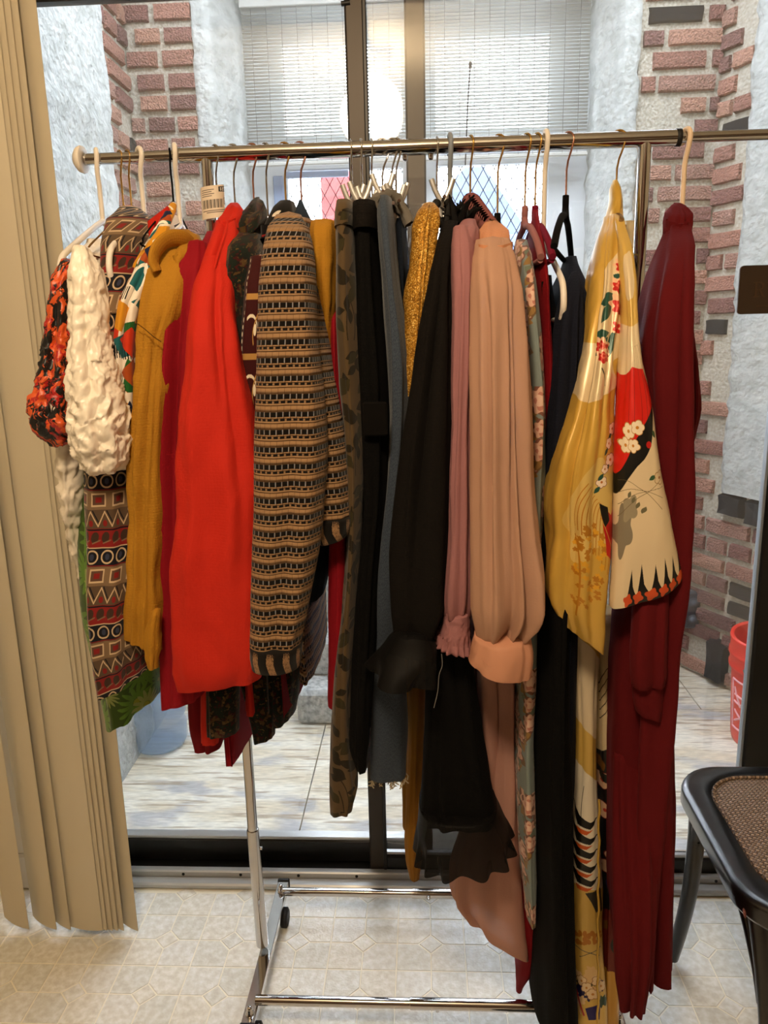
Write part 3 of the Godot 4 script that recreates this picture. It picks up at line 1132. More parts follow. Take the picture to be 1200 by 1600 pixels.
# brown cupboards on the wall opposite the door: the chrome of the rack mirrors them
func kitchen_units() -> void:
	for k in 5:
		var x := -1.88 + k * 0.77
		for up in 2:
			var y0 := 0.1 if up == 0 else 1.42
			var y1 := 0.88 if up == 0 else 2.25
			var z := 1.12 if up == 0 else 1.36
			var t := thing("base_cabinet" if up == 0 else "wall_cabinet", "brown wooden kitchen %s with panelled door, %s from the window wall corner" % ["base cabinet" if up == 0 else "wall cabinet", ["first", "second", "third", "fourth", "fifth"][k]], "cabinet", Vector3(x + 0.38, 0.0 if up == 0 else y0, 1.45), "kitchen cabinets opposite the glass door")
			slab(t, "body", Vector3(x, y0 if up else 0.0, z + 0.02), Vector3(x + 0.765, y1, 1.695), M.cabinet, 0.003)
			for d in 2:
				var dx := x + 0.01 + d * 0.375
				var door := slab(t, "door", Vector3(dx, y0 + 0.02, z), Vector3(dx + 0.365, y1 - 0.02, z + 0.02), M.cabinet, 0.005)
				slab(door, "knob", Vector3(dx + (0.32 if d == 0 else 0.025), (y0 + y1) * 0.5, z - 0.02), Vector3(dx + (0.34 if d == 0 else 0.045), (y0 + y1) * 0.5 + 0.02, z), M.bronze, 0.006)
	var w := MB.new()
	w.box(Vector3(0.045, 0.9, 1.39), Vector3(3.86, 0.04, 0.6), 0.006)
	one("worktop", w, M.worktop, "dark laminate worktop over the brown kitchen cabinets", "worktop")

# ---------------------------------------------------------------- the room
func slab(parent: Node3D, called: String, lo: Vector3, hi: Vector3, m: Material, bevel := 0.0, label := "") -> MeshInstance3D:
	var b := MB.new()
	b.box((lo + hi) * 0.5, hi - lo, bevel)
	return part(parent, called, b, m, label)

func room() -> void:
	var f := struct("floor")
	slab(f, "subfloor", Vector3(-1.9, -0.12, -1.66), Vector3(2.0, -0.0012, 1.7), M.grout)
	# printed pieces: three-inch cells with one corner cut, and a diamond where four cut corners meet
	var s := 0.0762
	var cut := 0.027
	var gap := 0.0014
	var zrow := -1.4862 - 2.0 * s
	var pent := []
	for k in 4:
		var q := PackedVector2Array()
		var h := s * 0.5 - gap
		var corners := [Vector2(-h, -h), Vector2(h, -h), Vector2(h, h), Vector2(-h, h)]
		for c in 4:
			var p: Vector2 = corners[c]
			if c == k:
				var pv: Vector2 = corners[(c + 3) % 4]
				var nx: Vector2 = corners[(c + 1) % 4]
				q.append(p + (pv - p).normalized() * cut)
				q.append(p + (nx - p).normalized() * cut)
			else:
				q.append(p)
		var b := MB.new()
		b.prism(q, -0.004, 0.0, 0.0007)
		pent.append(b.mesh())
	var db := MB.new()
	var dr := cut - gap * 1.2
	db.prism(PackedVector2Array([Vector2(-dr, 0), Vector2(0, -dr), Vector2(dr, 0), Vector2(0, dr)]), -0.004, 0.0, 0.0007)
	var dm := db.mesh()
	var x0 := 0.614 - 24.0 * s
	for i in range(0, 40):
		for j in range(0, 9):
			var cx := x0 + (i + 0.5) * s
			var cz := zrow + (j + 0.5) * s
			if cx < -1.15 or cx > 1.2:
				continue
			# the cut corner looks towards the diamond, at every second crossing both ways
			var k: int
			var left := i % 2 == 0
			var back := j % 2 == 0
			if left and back: k = 0
			elif not left and back: k = 1
			elif not left: k = 2
			else: k = 3
			var o := MeshInstance3D.new()
			o.name = "tile"
			o.mesh = pent[k]
			o.material_override = M.tile[(i * 7 + j * 5) % 3]
			o.position = Vector3(cx, 0, cz)
			f.add_child(o, true)
			if left and back:
				var d := MeshInstance3D.new()
				d.name = "tile"
				d.mesh = dm
				d.material_override = M.tile[(i + j * 3) % 3]
				d.position = Vector3(cx - s * 0.5, 0, cz - s * 0.5)
				f.add_child(d, true)
	slab(f, "vinyl_sheet", Vector3(-1.9, -0.004, zrow + 9.0 * s), Vector3(2.0, 0.0, 1.7), M.tile[0])
	var c := struct("ceiling")
	slab(c, "ceiling_board", Vector3(-2.0, 2.5, -1.8), Vector3(2.1, 2.6, 1.8), M.wall)
	var w := struct("wall_left")
	slab(w, "wall_board", Vector3(-2.0, 0, -1.8), Vector3(-1.9, 2.5, 1.8), M.wall)
	w = struct("wall_right")
	slab(w, "wall_board", Vector3(2.0, 0, -1.8), Vector3(2.1, 2.5, 1.8), M.wall)
	w = struct("wall_front")
	slab(w, "wall_board", Vector3(-2.0, 0, 1.7), Vector3(2.1, 2.5, 1.8), M.wall)
	w = struct("wall_back")
	slab(w, "wall_board", Vector3(-1.9, 0, -1.8), Vector3(-1.0, 2.5, -1.66), M.wall)
	slab(w, "wall_board", Vector3(0.92, 0, -1.8), Vector3(2.0, 2.5, -1.66), M.wall)
	slab(w, "header", Vector3(-1.0, 2.14, -1.8), Vector3(0.92, 2.5, -1.66), M.wall)
	# painted panelling beside the door
	var tr := struct("trim_1")
	slab(tr, "panel", Vector3(-1.5, 0.1, -1.66), Vector3(-1.01, 0.86, -1.645), M.white_paint, 0.004)
	slab(tr, "moulding", Vector3(-1.47, 0.19, -1.645), Vector3(-1.05, 0.21, -1.632), M.white_paint, 0.006)
	slab(tr, "moulding", Vector3(-1.07, 0.21, -1.645), Vector3(-1.05, 0.8, -1.632), M.white_paint, 0.006)
	slab(tr, "moulding", Vector3(-1.47, 0.15, -1.645), Vector3(-1.05, 0.162, -1.636), M.white_paint, 0.004)
	var bb := struct("baseboard_back")
	slab(bb, "board", Vector3(-1.9, 0, -1.66), Vector3(-1.0, 0.1, -1.64), M.white_paint, 0.006)
	slab(bb, "board", Vector3(0.93, 0, -1.66), Vector3(2.0, 0.1, -1.64), M.white_paint, 0.006)

# ---------------------------------------------------------------- the sliding door
func sliding_door() -> void:
	var d := struct("door_1")
	# threshold
	var b := MB.new()
	b.box(Vector3(-0.04, 0.008, -1.665), Vector3(1.92, 0.016, 0.03), 0.004)
	b.box(Vector3(-0.04, 0.016, -1.688), Vector3(1.92, 0.032, 0.02), 0.003)
	part(d, "threshold", b, M.alu, "worn aluminium threshold with screws")
	for k in 13:
		b = MB.new()
		b.lathe([Vector2(0, 0.0015), Vector2(0.0035, 0.001), Vector2(0.004, 0)], Vector3(-0.92 + k * 0.148, 0.0235, -1.6775), 8, Basis(Vector3.RIGHT, 1.2))
		part(d, "screw", b, M.screw)
	slab(d, "track", Vector3(-1.0, 0.0, -1.8), Vector3(0.92, 0.018, -1.698), M.dark_frame, 0.002)
	slab(d, "jamb", Vector3(-1.0, 0, -1.8), Vector3(-0.97, 2.12, -1.66), M.bronze, 0.003)
	slab(d, "jamb", Vector3(0.89, 0, -1.8), Vector3(0.92, 2.1, -1.66), M.bronze, 0.003)
	slab(d, "head_track", Vector3(-1.0, 2.10, -1.8), Vector3(0.92, 2.14, -1.66), M.bronze, 0.003)
	# panel that slides, on the room side
	var p := Node3D.new()
	p.name = "sliding_panel"
	d.add_child(p)
	var z := -1.715
	slab(p, "stile", Vector3(-0.147, 0.02, z - 0.016), Vector3(-0.106, 2.10, z + 0.016), M.bronze, 0.004)
	slab(p, "stile_lip", Vector3(-0.112, 0.02, z + 0.016), Vector3(-0.103, 2.10, z + 0.022), M.dark_frame, 0.002)
	slab(p, "stile", Vector3(0.758, 0.02, z - 0.016), Vector3(0.87, 2.10, z + 0.016), M.dark_frame, 0.004)
	slab(p, "stile_lip", Vector3(0.752, 0.02, z - 0.012), Vector3(0.758, 2.10, z + 0.008), M.grey_plastic, 0.001)
	slab(p, "rail", Vector3(-0.106, 0.02, z - 0.016), Vector3(0.758, 0.066, z + 0.016), M.dark_frame, 0.004)
	slab(p, "glazing_bead", Vector3(-0.106, 0.066, z - 0.006), Vector3(0.758, 0.073, z + 0.01), M.alu, 0.002)
	slab(p, "rail", Vector3(-0.106, 2.04, z - 0.016), Vector3(0.758, 2.10, z + 0.016), M.bronze, 0.004)
	slab(p, "pane", Vector3(-0.106, 0.066, z), Vector3(0.758, 2.04, z + 0.0005), M.glass)
	# fixed panel, on the porch side
	p = Node3D.new()
	p.name = "fixed_panel"
	d.add_child(p)
	z = -1.762
	slab(p, "stile", Vector3(-0.97, 0.02, z - 0.016), Vector3(-0.92, 2.10, z + 0.016), M.bronze, 0.004)
	slab(p, "stile", Vector3(-0.029, 0.02, z - 0.016), Vector3(0.0125, 2.10, z + 0.016), M.bronze, 0.004)
	slab(p, "rail", Vector3(-0.92, 0.018, z - 0.016), Vector3(-0.029, 0.082, z + 0.026), M.dark_frame, 0.004)
	slab(p, "glazing_bead", Vector3(-0.92, 0.082, z - 0.006), Vector3(-0.029, 0.09, z + 0.024), M.alu, 0.002)
	slab(p, "rail", Vector3(-0.92, 2.04, z - 0.016), Vector3(-0.029, 2.10, z + 0.016), M.bronze, 0.004)
	slab(p, "pane", Vector3(-0.92, 0.082, z), Vector3(-0.029, 2.04, z + 0.0005), M.glass)
	# stopper at the head
	b = MB.new()
	b.tube([Vector3(-0.1525, 1.9927, -1.7), Vector3(-0.1347, 1.9942, -1.7)], 0.005, 10)
	part(d, "roller_bumper", b, M.black_plastic)
	# brown plate by the lock with faint raised lettering
	var pl := thing("lock_plate", "brown plate with faint raised lettering on the sliding door edge", "plate", Vector3(0.78, 1.42, -1.69))
	var q := PackedVector2Array()
	var a: Vector3 = Vector3(0.6571, 1.4751, -1.69)
	var c: Vector3 = Vector3(0.6647, 1.3778, -1.69)
	var wd := 0.13
	for k in 4:
		var cx: float = a.x + (0.008 if k in [0, 3] else wd - 0.008)
		var cy: float = (a.y - 0.008) if k in [0, 1] else (c.y + 0.008)
		var st: float = [PI, PI * 0.5, 0.0, -PI * 0.5][k]
		for m in 5:
			var g := st - PI * 0.5 * m / 4.0
			q.append(Vector2(cx + 0.008 * cos(g), -(cy + 0.008 * sin(g))))
	b = MB.new()
	b.prism(q, -0.003, 0.003, 0.001, Basis(Vector3.RIGHT, PI * 0.5), Vector3(0, 0, -1.692))
	part(pl, "plate", b, mat(Color(0.20, 0.13, 0.055), 0.55, 0.1))
	var ink := mat(Color(0.26, 0.17, 0.075), 0.5, 0.1)
	for k in 2:
		var tm := TextMesh.new()
		tm.text = "RY" if k == 0 else "----"
		tm.font = SystemFont.new()
		tm.font.font_names = PackedStringArray(["Droid Serif"])
		tm.font_size = 24
		tm.pixel_size = 0.0018 if k == 0 else 0.0012
		tm.depth = 0.0008
		var o := MeshInstance3D.new()
		o.name = "lettering"
		o.mesh = tm
		o.material_override = ink
		pl.add_child(o, true)
		o.position = Vector3(a.x + 0.055, lerpf(a.y, c.y, 0.5 if k == 0 else 0.82), -1.6887) - pl.position

# ---------------------------------------------------------------- the brick porch behind the glass
func brick_unit(sd: int) -> ArrayMesh:
	# unit brick, front towards +z, rough rounded edges
	var r := RandomNumberGenerator.new()
	r.seed = sd
	var front := []
	var rim := []
	var back := []
	var ring := []
	for k in 12:
		var f := k / 12.0 * 4.0
		var side := int(f)
		var g := f - side
		var pt: Vector2
		match side:
			0: pt = Vector2(-0.5 + g, 0.5)
			1: pt = Vector2(0.5, 0.5 - g)
			2: pt = Vector2(0.5 - g, -0.5)
			_: pt = Vector2(-0.5, -0.5 + g)
		ring.append(pt)
	for pt in ring:
		var jx := r.randf_range(0.955, 1.0)
		var jy := r.randf_range(0.9, 1.0)
		rim.append(Vector3(pt.x * jx, pt.y * jy, r.randf_range(-0.25, 0.0)))
		front.append(Vector3(pt.x * jx * 0.95, pt.y * jy * 0.84, 0.5 + r.randf_range(-0.12, 0.04)))
		back.append(Vector3(pt.x * jx, pt.y * jy, -0.5))
	var b := MB.new()
	var mid := Vector3(0, 0, 0.5)
	for k in 12:
		var j := (k + 1) % 12
		b.tri(mid, front[k], front[j])
		b.quad(front[k], rim[k], rim[j], front[j])
		b.quad(rim[k], back[k], back[j], rim[j])
	return b.mesh()

var bricks := []

# courses of brick on a wall; o = left lower corner, right = direction, out = facing
func brickwork(parent: Node3D, o: Vector3, right: Vector3, out: Vector3, width: float, height: float, sd: int, keep: Callable) -> void:
	var r := RandomNumberGenerator.new()
	r.seed = sd
	var y := 0.012
	var row := 0
	while y < height:
		var h := r.randf_range(0.054, 0.06)
		var x := -r.randf_range(0.0, 0.1) if row % 2 == 0 else -r.randf_range(0.1, 0.19)
		while x < width:
			var w: float = r.randf_range(0.185, 0.205) if r.randf() < 0.62 else r.randf_range(0.085, 0.1)
			var x1 := maxf(x, 0.004)
			var x2 := minf(x + w, width - 0.004)
			var mid := Vector2((x1 + x2) * 0.5, y + h * 0.5)
			if x2 - x1 > 0.03 and keep.call(mid) and r.randf() > 0.035:
				var m := MeshInstance3D.new()
				m.name = "brick"
				m.mesh = bricks[r.randi() % bricks.size()]
				m.material_override = M.brick[r.randi() % M.brick.size()] if r.randf() > 0.045 else M.black_brick
				var bs := Basis(right * (x2 - x1), Vector3.UP * h, out * 0.03)
				bs = bs * Basis(Vector3.BACK, r.randf_range(-0.012, 0.012))
				m.transform = Transform3D(bs, o + right * mid.x + Vector3.UP * mid.y - out * 0.004)
				parent.add_child(m, true)
			x += w + r.randf_range(0.010, 0.018)
		y += h + r.randf_range(0.012, 0.018)
		row += 1

func rough_strip(pts: Array, y0: float, y1: float, sd: int, rough := 0.006) -> MB:
	# plaster that follows a plan line from y0 to y1, hand-trowelled
	var b := MB.new()
	var p := PackedVector3Array()
	var uv := PackedVector2Array()
	var fine := []
	for i in pts.size() - 1:
		for k in 4:
			fine.append(pts[i].lerp(pts[i + 1], k / 4.0))
	fine.append(pts[-1])
	var rows := int((y1 - y0) / 0.03) + 1
	for r in rows + 1:
		var y := lerpf(y1, y0, float(r) / rows)
		for i in fine.size():
			var q: Vector2 = fine[i]
			var e := rough * noise.get_noise_3d(q.x * 60 + sd, y * 70.0, q.y * 60) + rough * 1.4 * noise.get_noise_3d(q.x * 10 + sd * 3, y * 180.0, 0)
			p.append(Vector3(q.x + e, y, q.y + e * 0.6))
			uv.append(Vector2(i * 0.02, y))
	b.grid(p, uv, rows + 1, fine.size(), false)
	return b

func porch() -> void:
	for k in 7:
		bricks.append(brick_unit(100 + k))
	var f := struct("porch_floor")
	var xs := [-1.3, -0.62, 0.28, 1.0, 1.6]
	for k in 4:
		slab(f, "board_sheet", Vector3(xs[k] + 0.0015, -0.03, -3.2), Vector3(xs[k + 1] - 0.0015, 0.0, -2.62), M.porch_floor, 0.001)
	for k in 3:
		var xa: float = [-1.3, -0.36, 0.55][k]
		var xb: float = [-0.36, 0.55, 1.6][k]
		slab(f, "board_sheet", Vector3(xa + 0.0015, -0.03, -2.617), Vector3(xb - 0.0015, 0.0, -1.8), M.porch_floor, 0.001)
	slab(f, "joist_deck", Vector3(-1.4, -0.2, -3.3), Vector3(1.7, -0.03, -1.8), M.concrete)

	# back wall: brick on both sides of a splayed, plastered window recess
	var w := struct("wall_porch_back")
	slab(w, "masonry", Vector3(-1.4, 0, -3.35), Vector3(-0.79, 2.8, -3.0), M.mortar)
	slab(w, "masonry", Vector3(0.765, 0, -3.35), Vector3(1.4, 2.8, -3.0), M.mortar)
	slab(w, "apron", Vector3(-0.79, 0, -3.35), Vector3(0.765, 0.72, -3.02), M.plaster)
	slab(w, "lintel", Vector3(-0.79, 2.64, -3.35), Vector3(0.765, 2.8, -3.02), M.plaster)
	part(w, "reveal", rough_strip([Vector2(-0.81, -3.02), Vector2(-0.80, -2.985), Vector2(-0.755, -2.982), Vector2(-0.735, -3.0), Vector2(-0.665, -3.14), Vector2(-0.655, -3.35)], 0.6, 2.7, 3, 0.009), M.plaster)
	part(w, "reveal", rough_strip([Vector2(0.63, -3.35), Vector2(0.64, -3.14), Vector2(0.70, -3.01), Vector2(0.715, -2.985), Vector2(0.765, -2.982), Vector2(0.775, -3.02)], 0.6, 2.7, 7, 0.009), M.plaster)
	brickwork(w, Vector3(-1.05, 0, -2.995), Vector3.RIGHT, Vector3.BACK, 0.255, 2.78, 5, func(m): return true)
	brickwork(w, Vector3(0.772, 0, -2.995), Vector3.RIGHT, Vector3.BACK, 0.28, 2.78, 8, func(m): return not (m.y < 0.42 and m.y > 0.2 and m.x > 0.16 and m.x < 0.27))
	# side walls
	w = struct("wall_porch_left")
	slab(w, "masonry", Vector3(-1.35, 0, -3.0), Vector3(-1.05, 2.8, -1.8), M.mortar)
	brickwork(w, Vector3(-1.045, 0, -2.60), Vector3.FORWARD, Vector3.RIGHT, 0.40, 2.78, 11, func(m): return true)
	part(w, "pier", rough_strip([Vector2(-0.965, -1.8), Vector2(-0.962, -2.1), Vector2(-0.963, -2.4), Vector2(-0.968, -2.585), Vector2(-0.985, -2.615), Vector2(-1.06, -2.625)], 0.0, 2.8, 15, 0.008), M.plaster)
	# the wall on the other side stands askew
	w = struct("wall_porch_right")
	var along := Vector3(0.454, 0, 0.891)
	var facing := Vector3(-0.891, 0, 0.454)
	var foot := Vector3(1.048, 0, -3.0)
	var mb := MB.new()
	mb.box(foot + along * 0.68 - facing * 0.15 + Vector3(0, 1.4, 0), Vector3(0.3, 2.8, 1.5), 0.0, Basis(-facing, Vector3.UP, along))
	part(w, "masonry", mb, M.mortar)
	brickwork(w, foot + facing * 0.005, along, facing, 1.3, 2.78, 17, func(m): return (m.x < 0.15 or m.y < 0.66 or (m.y < 0.74 and m.x > 0.42)) and not (m.x > 0.12 and m.x < 0.27 and m.y < 0.21))
	var line := []
	for q in [[0.148, -0.01], [0.155, 0.022], [0.18, 0.032], [0.5, 0.034], [1.0, 0.032], [1.35, 0.03]]:
		var v3: Vector3 = foot + along * q[0] + facing * q[1]
		line.append(Vector2(v3.x, v3.z))
	part(w, "pier", rough_strip(line, 0.76, 2.8, 22, 0.008), M.plaster)
	# black blocks let into the foot of the plaster, and a tall black stone near the floor
	for q in [[0.205, 0.715, 0.10, 0.085], [0.335, 0.705, 0.12, 0.10], [0.195, 0.095, 0.085, 0.185]]:
		var m := MeshInstance3D.new()
		m.name = "brick"
		m.mesh = bricks[3]
		m.material_override = M.black_brick
		m.transform = Transform3D(Basis(along * q[2], Vector3.UP * q[3], facing * 0.05), foot + along * q[0] + Vector3.UP * q[1] + facing * 0.012)
		w.add_child(m, true)
	# glazed roof over the front of the porch
	var c := struct("porch_roof")
	slab(c, "roof_board", Vector3(-1.4, 2.8, -3.4), Vector3(1.5, 2.9, -2.75), M.wall)
	slab(c, "roof_board", Vector3(-1.4, 2.8, -1.95), Vector3(1.5, 2.9, -1.66), M.wall)
	slab(c, "roof_board", Vector3(-1.4, 2.8, -2.75), Vector3(-0.95, 2.9, -1.95), M.wall)
	slab(c, "roof_board", Vector3(1.0, 2.8, -2.75), Vector3(1.5, 2.9, -1.95), M.wall)
	slab(c, "roof_pane", Vector3(-0.95, 2.85, -2.75), Vector3(1.0, 2.854, -1.95), M.glass)
	for k in 4:
		slab(c, "glazing_bar", Vector3(-0.96 + k * 0.64, 2.81, -2.75), Vector3(-0.92 + k * 0.64, 2.88, -1.95), M.white_paint, 0.004)
	slab(c, "upper_wall", Vector3(-1.4, 2.5, -1.8), Vector3(1.5, 2.8, -1.66), M.wall)

	# concrete step and ledge under the window
	var st := thing("concrete_step", "pale rough concrete step with a ledge below the blinds", "step", Vector3(0, 0, -2.72))
	slab(st, "tread", Vector3(-0.46, 0, -3.015), Vector3(0.62, 0.13, -2.49), M.concrete, 0.015)
	slab(st, "ledge", Vector3(-0.44, 0.13, -3.015), Vector3(0.6, 0.27, -2.62), M.concrete, 0.015)
	slab(st, "ledge", Vector3(-0.42, 0.27, -3.015), Vector3(0.58, 0.52, -2.8), M.concrete, 0.02)

	# window: two painted sashes, wired glass below
	var wi := struct("window_1")
	var z0 := -3.26
	var z1 := -3.205
	for q in [[-0.68, -0.52, 0.72, 2.66], [-0.069, 0.062, 0.72, 2.66], [0.49, 0.66, 0.72, 2.66]]:
		slab(wi, "frame_post", Vector3(q[0], q[2], z0), Vector3(q[1], q[3], z1), M.window_paint, 0.005)
	for q in [[-0.52, -0.069], [0.062, 0.49]]:
		slab(wi, "rail", Vector3(q[0], 2.44, z0), Vector3(q[1], 2.66, z1 - 0.005), M.window_paint, 0.004)
		slab(wi, "rail", Vector3(q[0], 1.99, z0), Vector3(q[1], 2.115, z1 - 0.005), M.window_paint, 0.004)
		slab(wi, "rail", Vector3(q[0], 0.72, z0), Vector3(q[1], 0.9, z1 - 0.005), M.window_paint, 0.004)
		slab(wi, "pane", Vector3(q[0], 2.115, -3.24), Vector3(q[1], 2.44, -3.2395), M.glass)
		slab(wi, "pane", Vector3(q[0], 0.9, -3.24), Vector3(q[1], 1.99, -3.2395), M.glass)
		# wire diamonds in the glass
		var b := MB.new()
		var x0: float = q[0]
		var x1: float = q[1]
		var y0 := 0.9
		var y1 := 1.99
		var slope := 1.75
		var k := -2.5
		while k < 2.5:
			for sg in [-1.0, 1.0]:
				# y = y0 + slope * sg * (x - x0 - k)
				var a0 := Vector2(x0, y0 + slope * sg * (-k))
				var a1 := Vector2(x1, y0 + slope * sg * (x1 - x0 - k))
				var lo := clampf(a0.y, y0, y1)
				var hi := clampf(a1.y, y0, y1)
				if absf(hi - lo) > 0.01:
					var pa := Vector3(x0 + k + (lo - y0) / (slope * sg), lo, -3.237)
					var pb := Vector3(x0 + k + (hi - y0) / (slope * sg), hi, -3.237)
					b.tube([pa, pb], 0.0017, 4, false)
			k += 0.044
		var wm := part(wi, "wire_mesh", b, M.wire)
		wm.set_meta("kind", "stuff")
	slab(wi, "side_panel", Vector3(-0.575, 0.8, -3.205), Vector3(-0.535, 1.97, -3.19), M.blue_panel, 0.004)
	slab(wi, "side_panel", Vector3(-0.53, 1.963, -3.225), Vector3(-0.28, 1.985, -3.2), M.blue_panel, 0.004)
	slab(wi, "window_sill", Vector3(-0.70, 0.69, -3.26), Vector3(0.69, 0.735, -3.0), M.plaster, 0.012)

	# slatted blinds
	var sb := MB.new()
	var pp := PackedVector3Array()
	var uu := PackedVector2Array()
	for xx in [-0.5, 0.5]:
		for k in 6:
			var g := (k - 2.5) / 5.0
			pp.append(Vector3(xx, -0.0011 * (1.0 - 4.0 * g * g) * -1.0, g * 0.0135))
			uu.append(Vector2(xx, g))
	# across as columns so that both faces are smooth
	var p2 := PackedVector3Array()
	var u2 := PackedVector2Array()
	for k in 6:
		for s in 2:
			p2.append(pp[s * 6 + k])
			u2.append(uu[s * 6 + k])
	sb.grid(p2, u2, 6, 2, false)
	for k in 6:
		for s in 2:
			p2[k * 2 + s].y -= 0.0005
	var p3 := PackedVector3Array()
	for k in 6:
		p3.append(p2[k * 2 + 1]); p3.append(p2[k * 2])
	sb.grid(p3, u2, 6, 2, false)
	var slat := sb.mesh()
	for q in [[-0.652, -0.012, "white slatted blind in front of the window pane with the red wall behind"], [0.0, 0.622, "white slatted blind with a dark tilt wand over the window"]]:
		var bl := thing("slatted_blind", q[2], "blind", Vector3((q[0] + q[1]) * 0.5, 2.54, -3.12), "blinds over the porch window")
		slab(bl, "headrail", Vector3(q[0], 2.525, -3.14), Vector3(q[1], 2.56, -3.1), M.blind, 0.003)
		var y := 2.516
		while y > 2.01:
			var o := MeshInstance3D.new()
			o.name = "slat"
			o.mesh = slat
			o.material_override = M.blind
			var bs := Basis(Vector3.RIGHT, -0.38).scaled_local(Vector3(q[1] - q[0] - 0.006, 1, 1))
			o.transform = Transform3D(bs, Vector3((q[0] + q[1]) * 0.5, y, -3.12) - bl.position)
			bl.add_child(o, true)
			y -= 0.0118
		slab(bl, "bottom_rail", Vector3(q[0], 1.99, -3.128), Vector3(q[1], 2.004, -3.112), M.blind, 0.003)
		var n := 11
		for k in n:
			var x := lerpf(q[0] + 0.04, q[1] - 0.04, float(k) / (n - 1))
			var b := MB.new()
			b.tube([Vector3(x, 2.525, -3.112), Vector3(x, 2.0, -3.112)], 0.0008, 5)
			part(bl, "cord", b, M.cord)
		if q[0] > -0.1:
			var b := MB.new()
			b.tube([Vector3(0.1862, 2.3099, -3.09), Vector3(0.1772, 2.1786, -3.09), Vector3(0.1681, 1.9651, -3.09)], 0.0024, 7)
			b.tube([Vector3(0.1862, 2.312, -3.09), Vector3(0.1862, 2.2931, -3.09)], 0.006, 7)
			part(bl, "tilt_wand", b, M.black_plastic, "thin dark tilt wand")

func outdoors() -> void:
	var g := struct("ground_outside")
	slab(g, "yard", Vector3(-14, -0.5, -30), Vector3(14, -0.25, -3.4), M.concrete)
	var r := thing("neighbour_wall", "pinkish red brick wall seen through the wired window glass", "building", Vector3(-0.76, -0.25, -7.6))
	slab(r, "wall", Vector3(-0.90, -0.25, -8.2), Vector3(-0.62, 3.1, -7.4), mat(Color(0.62, 0.22, 0.22), 0.9))
	slab(r, "coping", Vector3(-0.94, 3.1, -8.2), Vector3(-0.58, 3.18, -7.36), mat(Color(0.6, 0.62, 0.64), 0.9))
	var h := thing("neighbour_house", "grey blue gabled house seen through the wired window glass", "house", Vector3(1.0, -0.25, -9.0))
	var b := MB.new()
	b.prism(PackedVector2Array([Vector2(0.24, 0.25), Vector2(0.24, -2.75), Vector2(0.55, -3.08), Vector2(1.25, -2.1), Vector2(1.25, 0.25)]), -1.0, 1.0, 0.0, Basis(Vector3.RIGHT, PI * 0.5), Vector3(0, 0, -9.2))
	part(h, "gable_wall", b, mat(Color(0.36, 0.42, 0.52), 0.9))
	for k in 9:
		var y := 0.2 + k * 0.24
		slab(h, "siding_board", Vector3(0.24, y, -8.2), Vector3(1.26, y + 0.2, -8.17), mat(Color(0.39, 0.45, 0.55), 0.9), 0.01)

# ---------------------------------------------------------------- clothes rack
const BAR_Y := 1.657
const BAR_Z := -1.39

func rod(a: Vector3, b: Vector3, r: float, sides := 20) -> MB:
	var m := MB.new()
	var d := (b - a).normalized()
	m.tube([a, a + d * 0.0012, b - d * 0.0012, b], [r - 0.001, r, r, r - 0.001], sides)
	return m

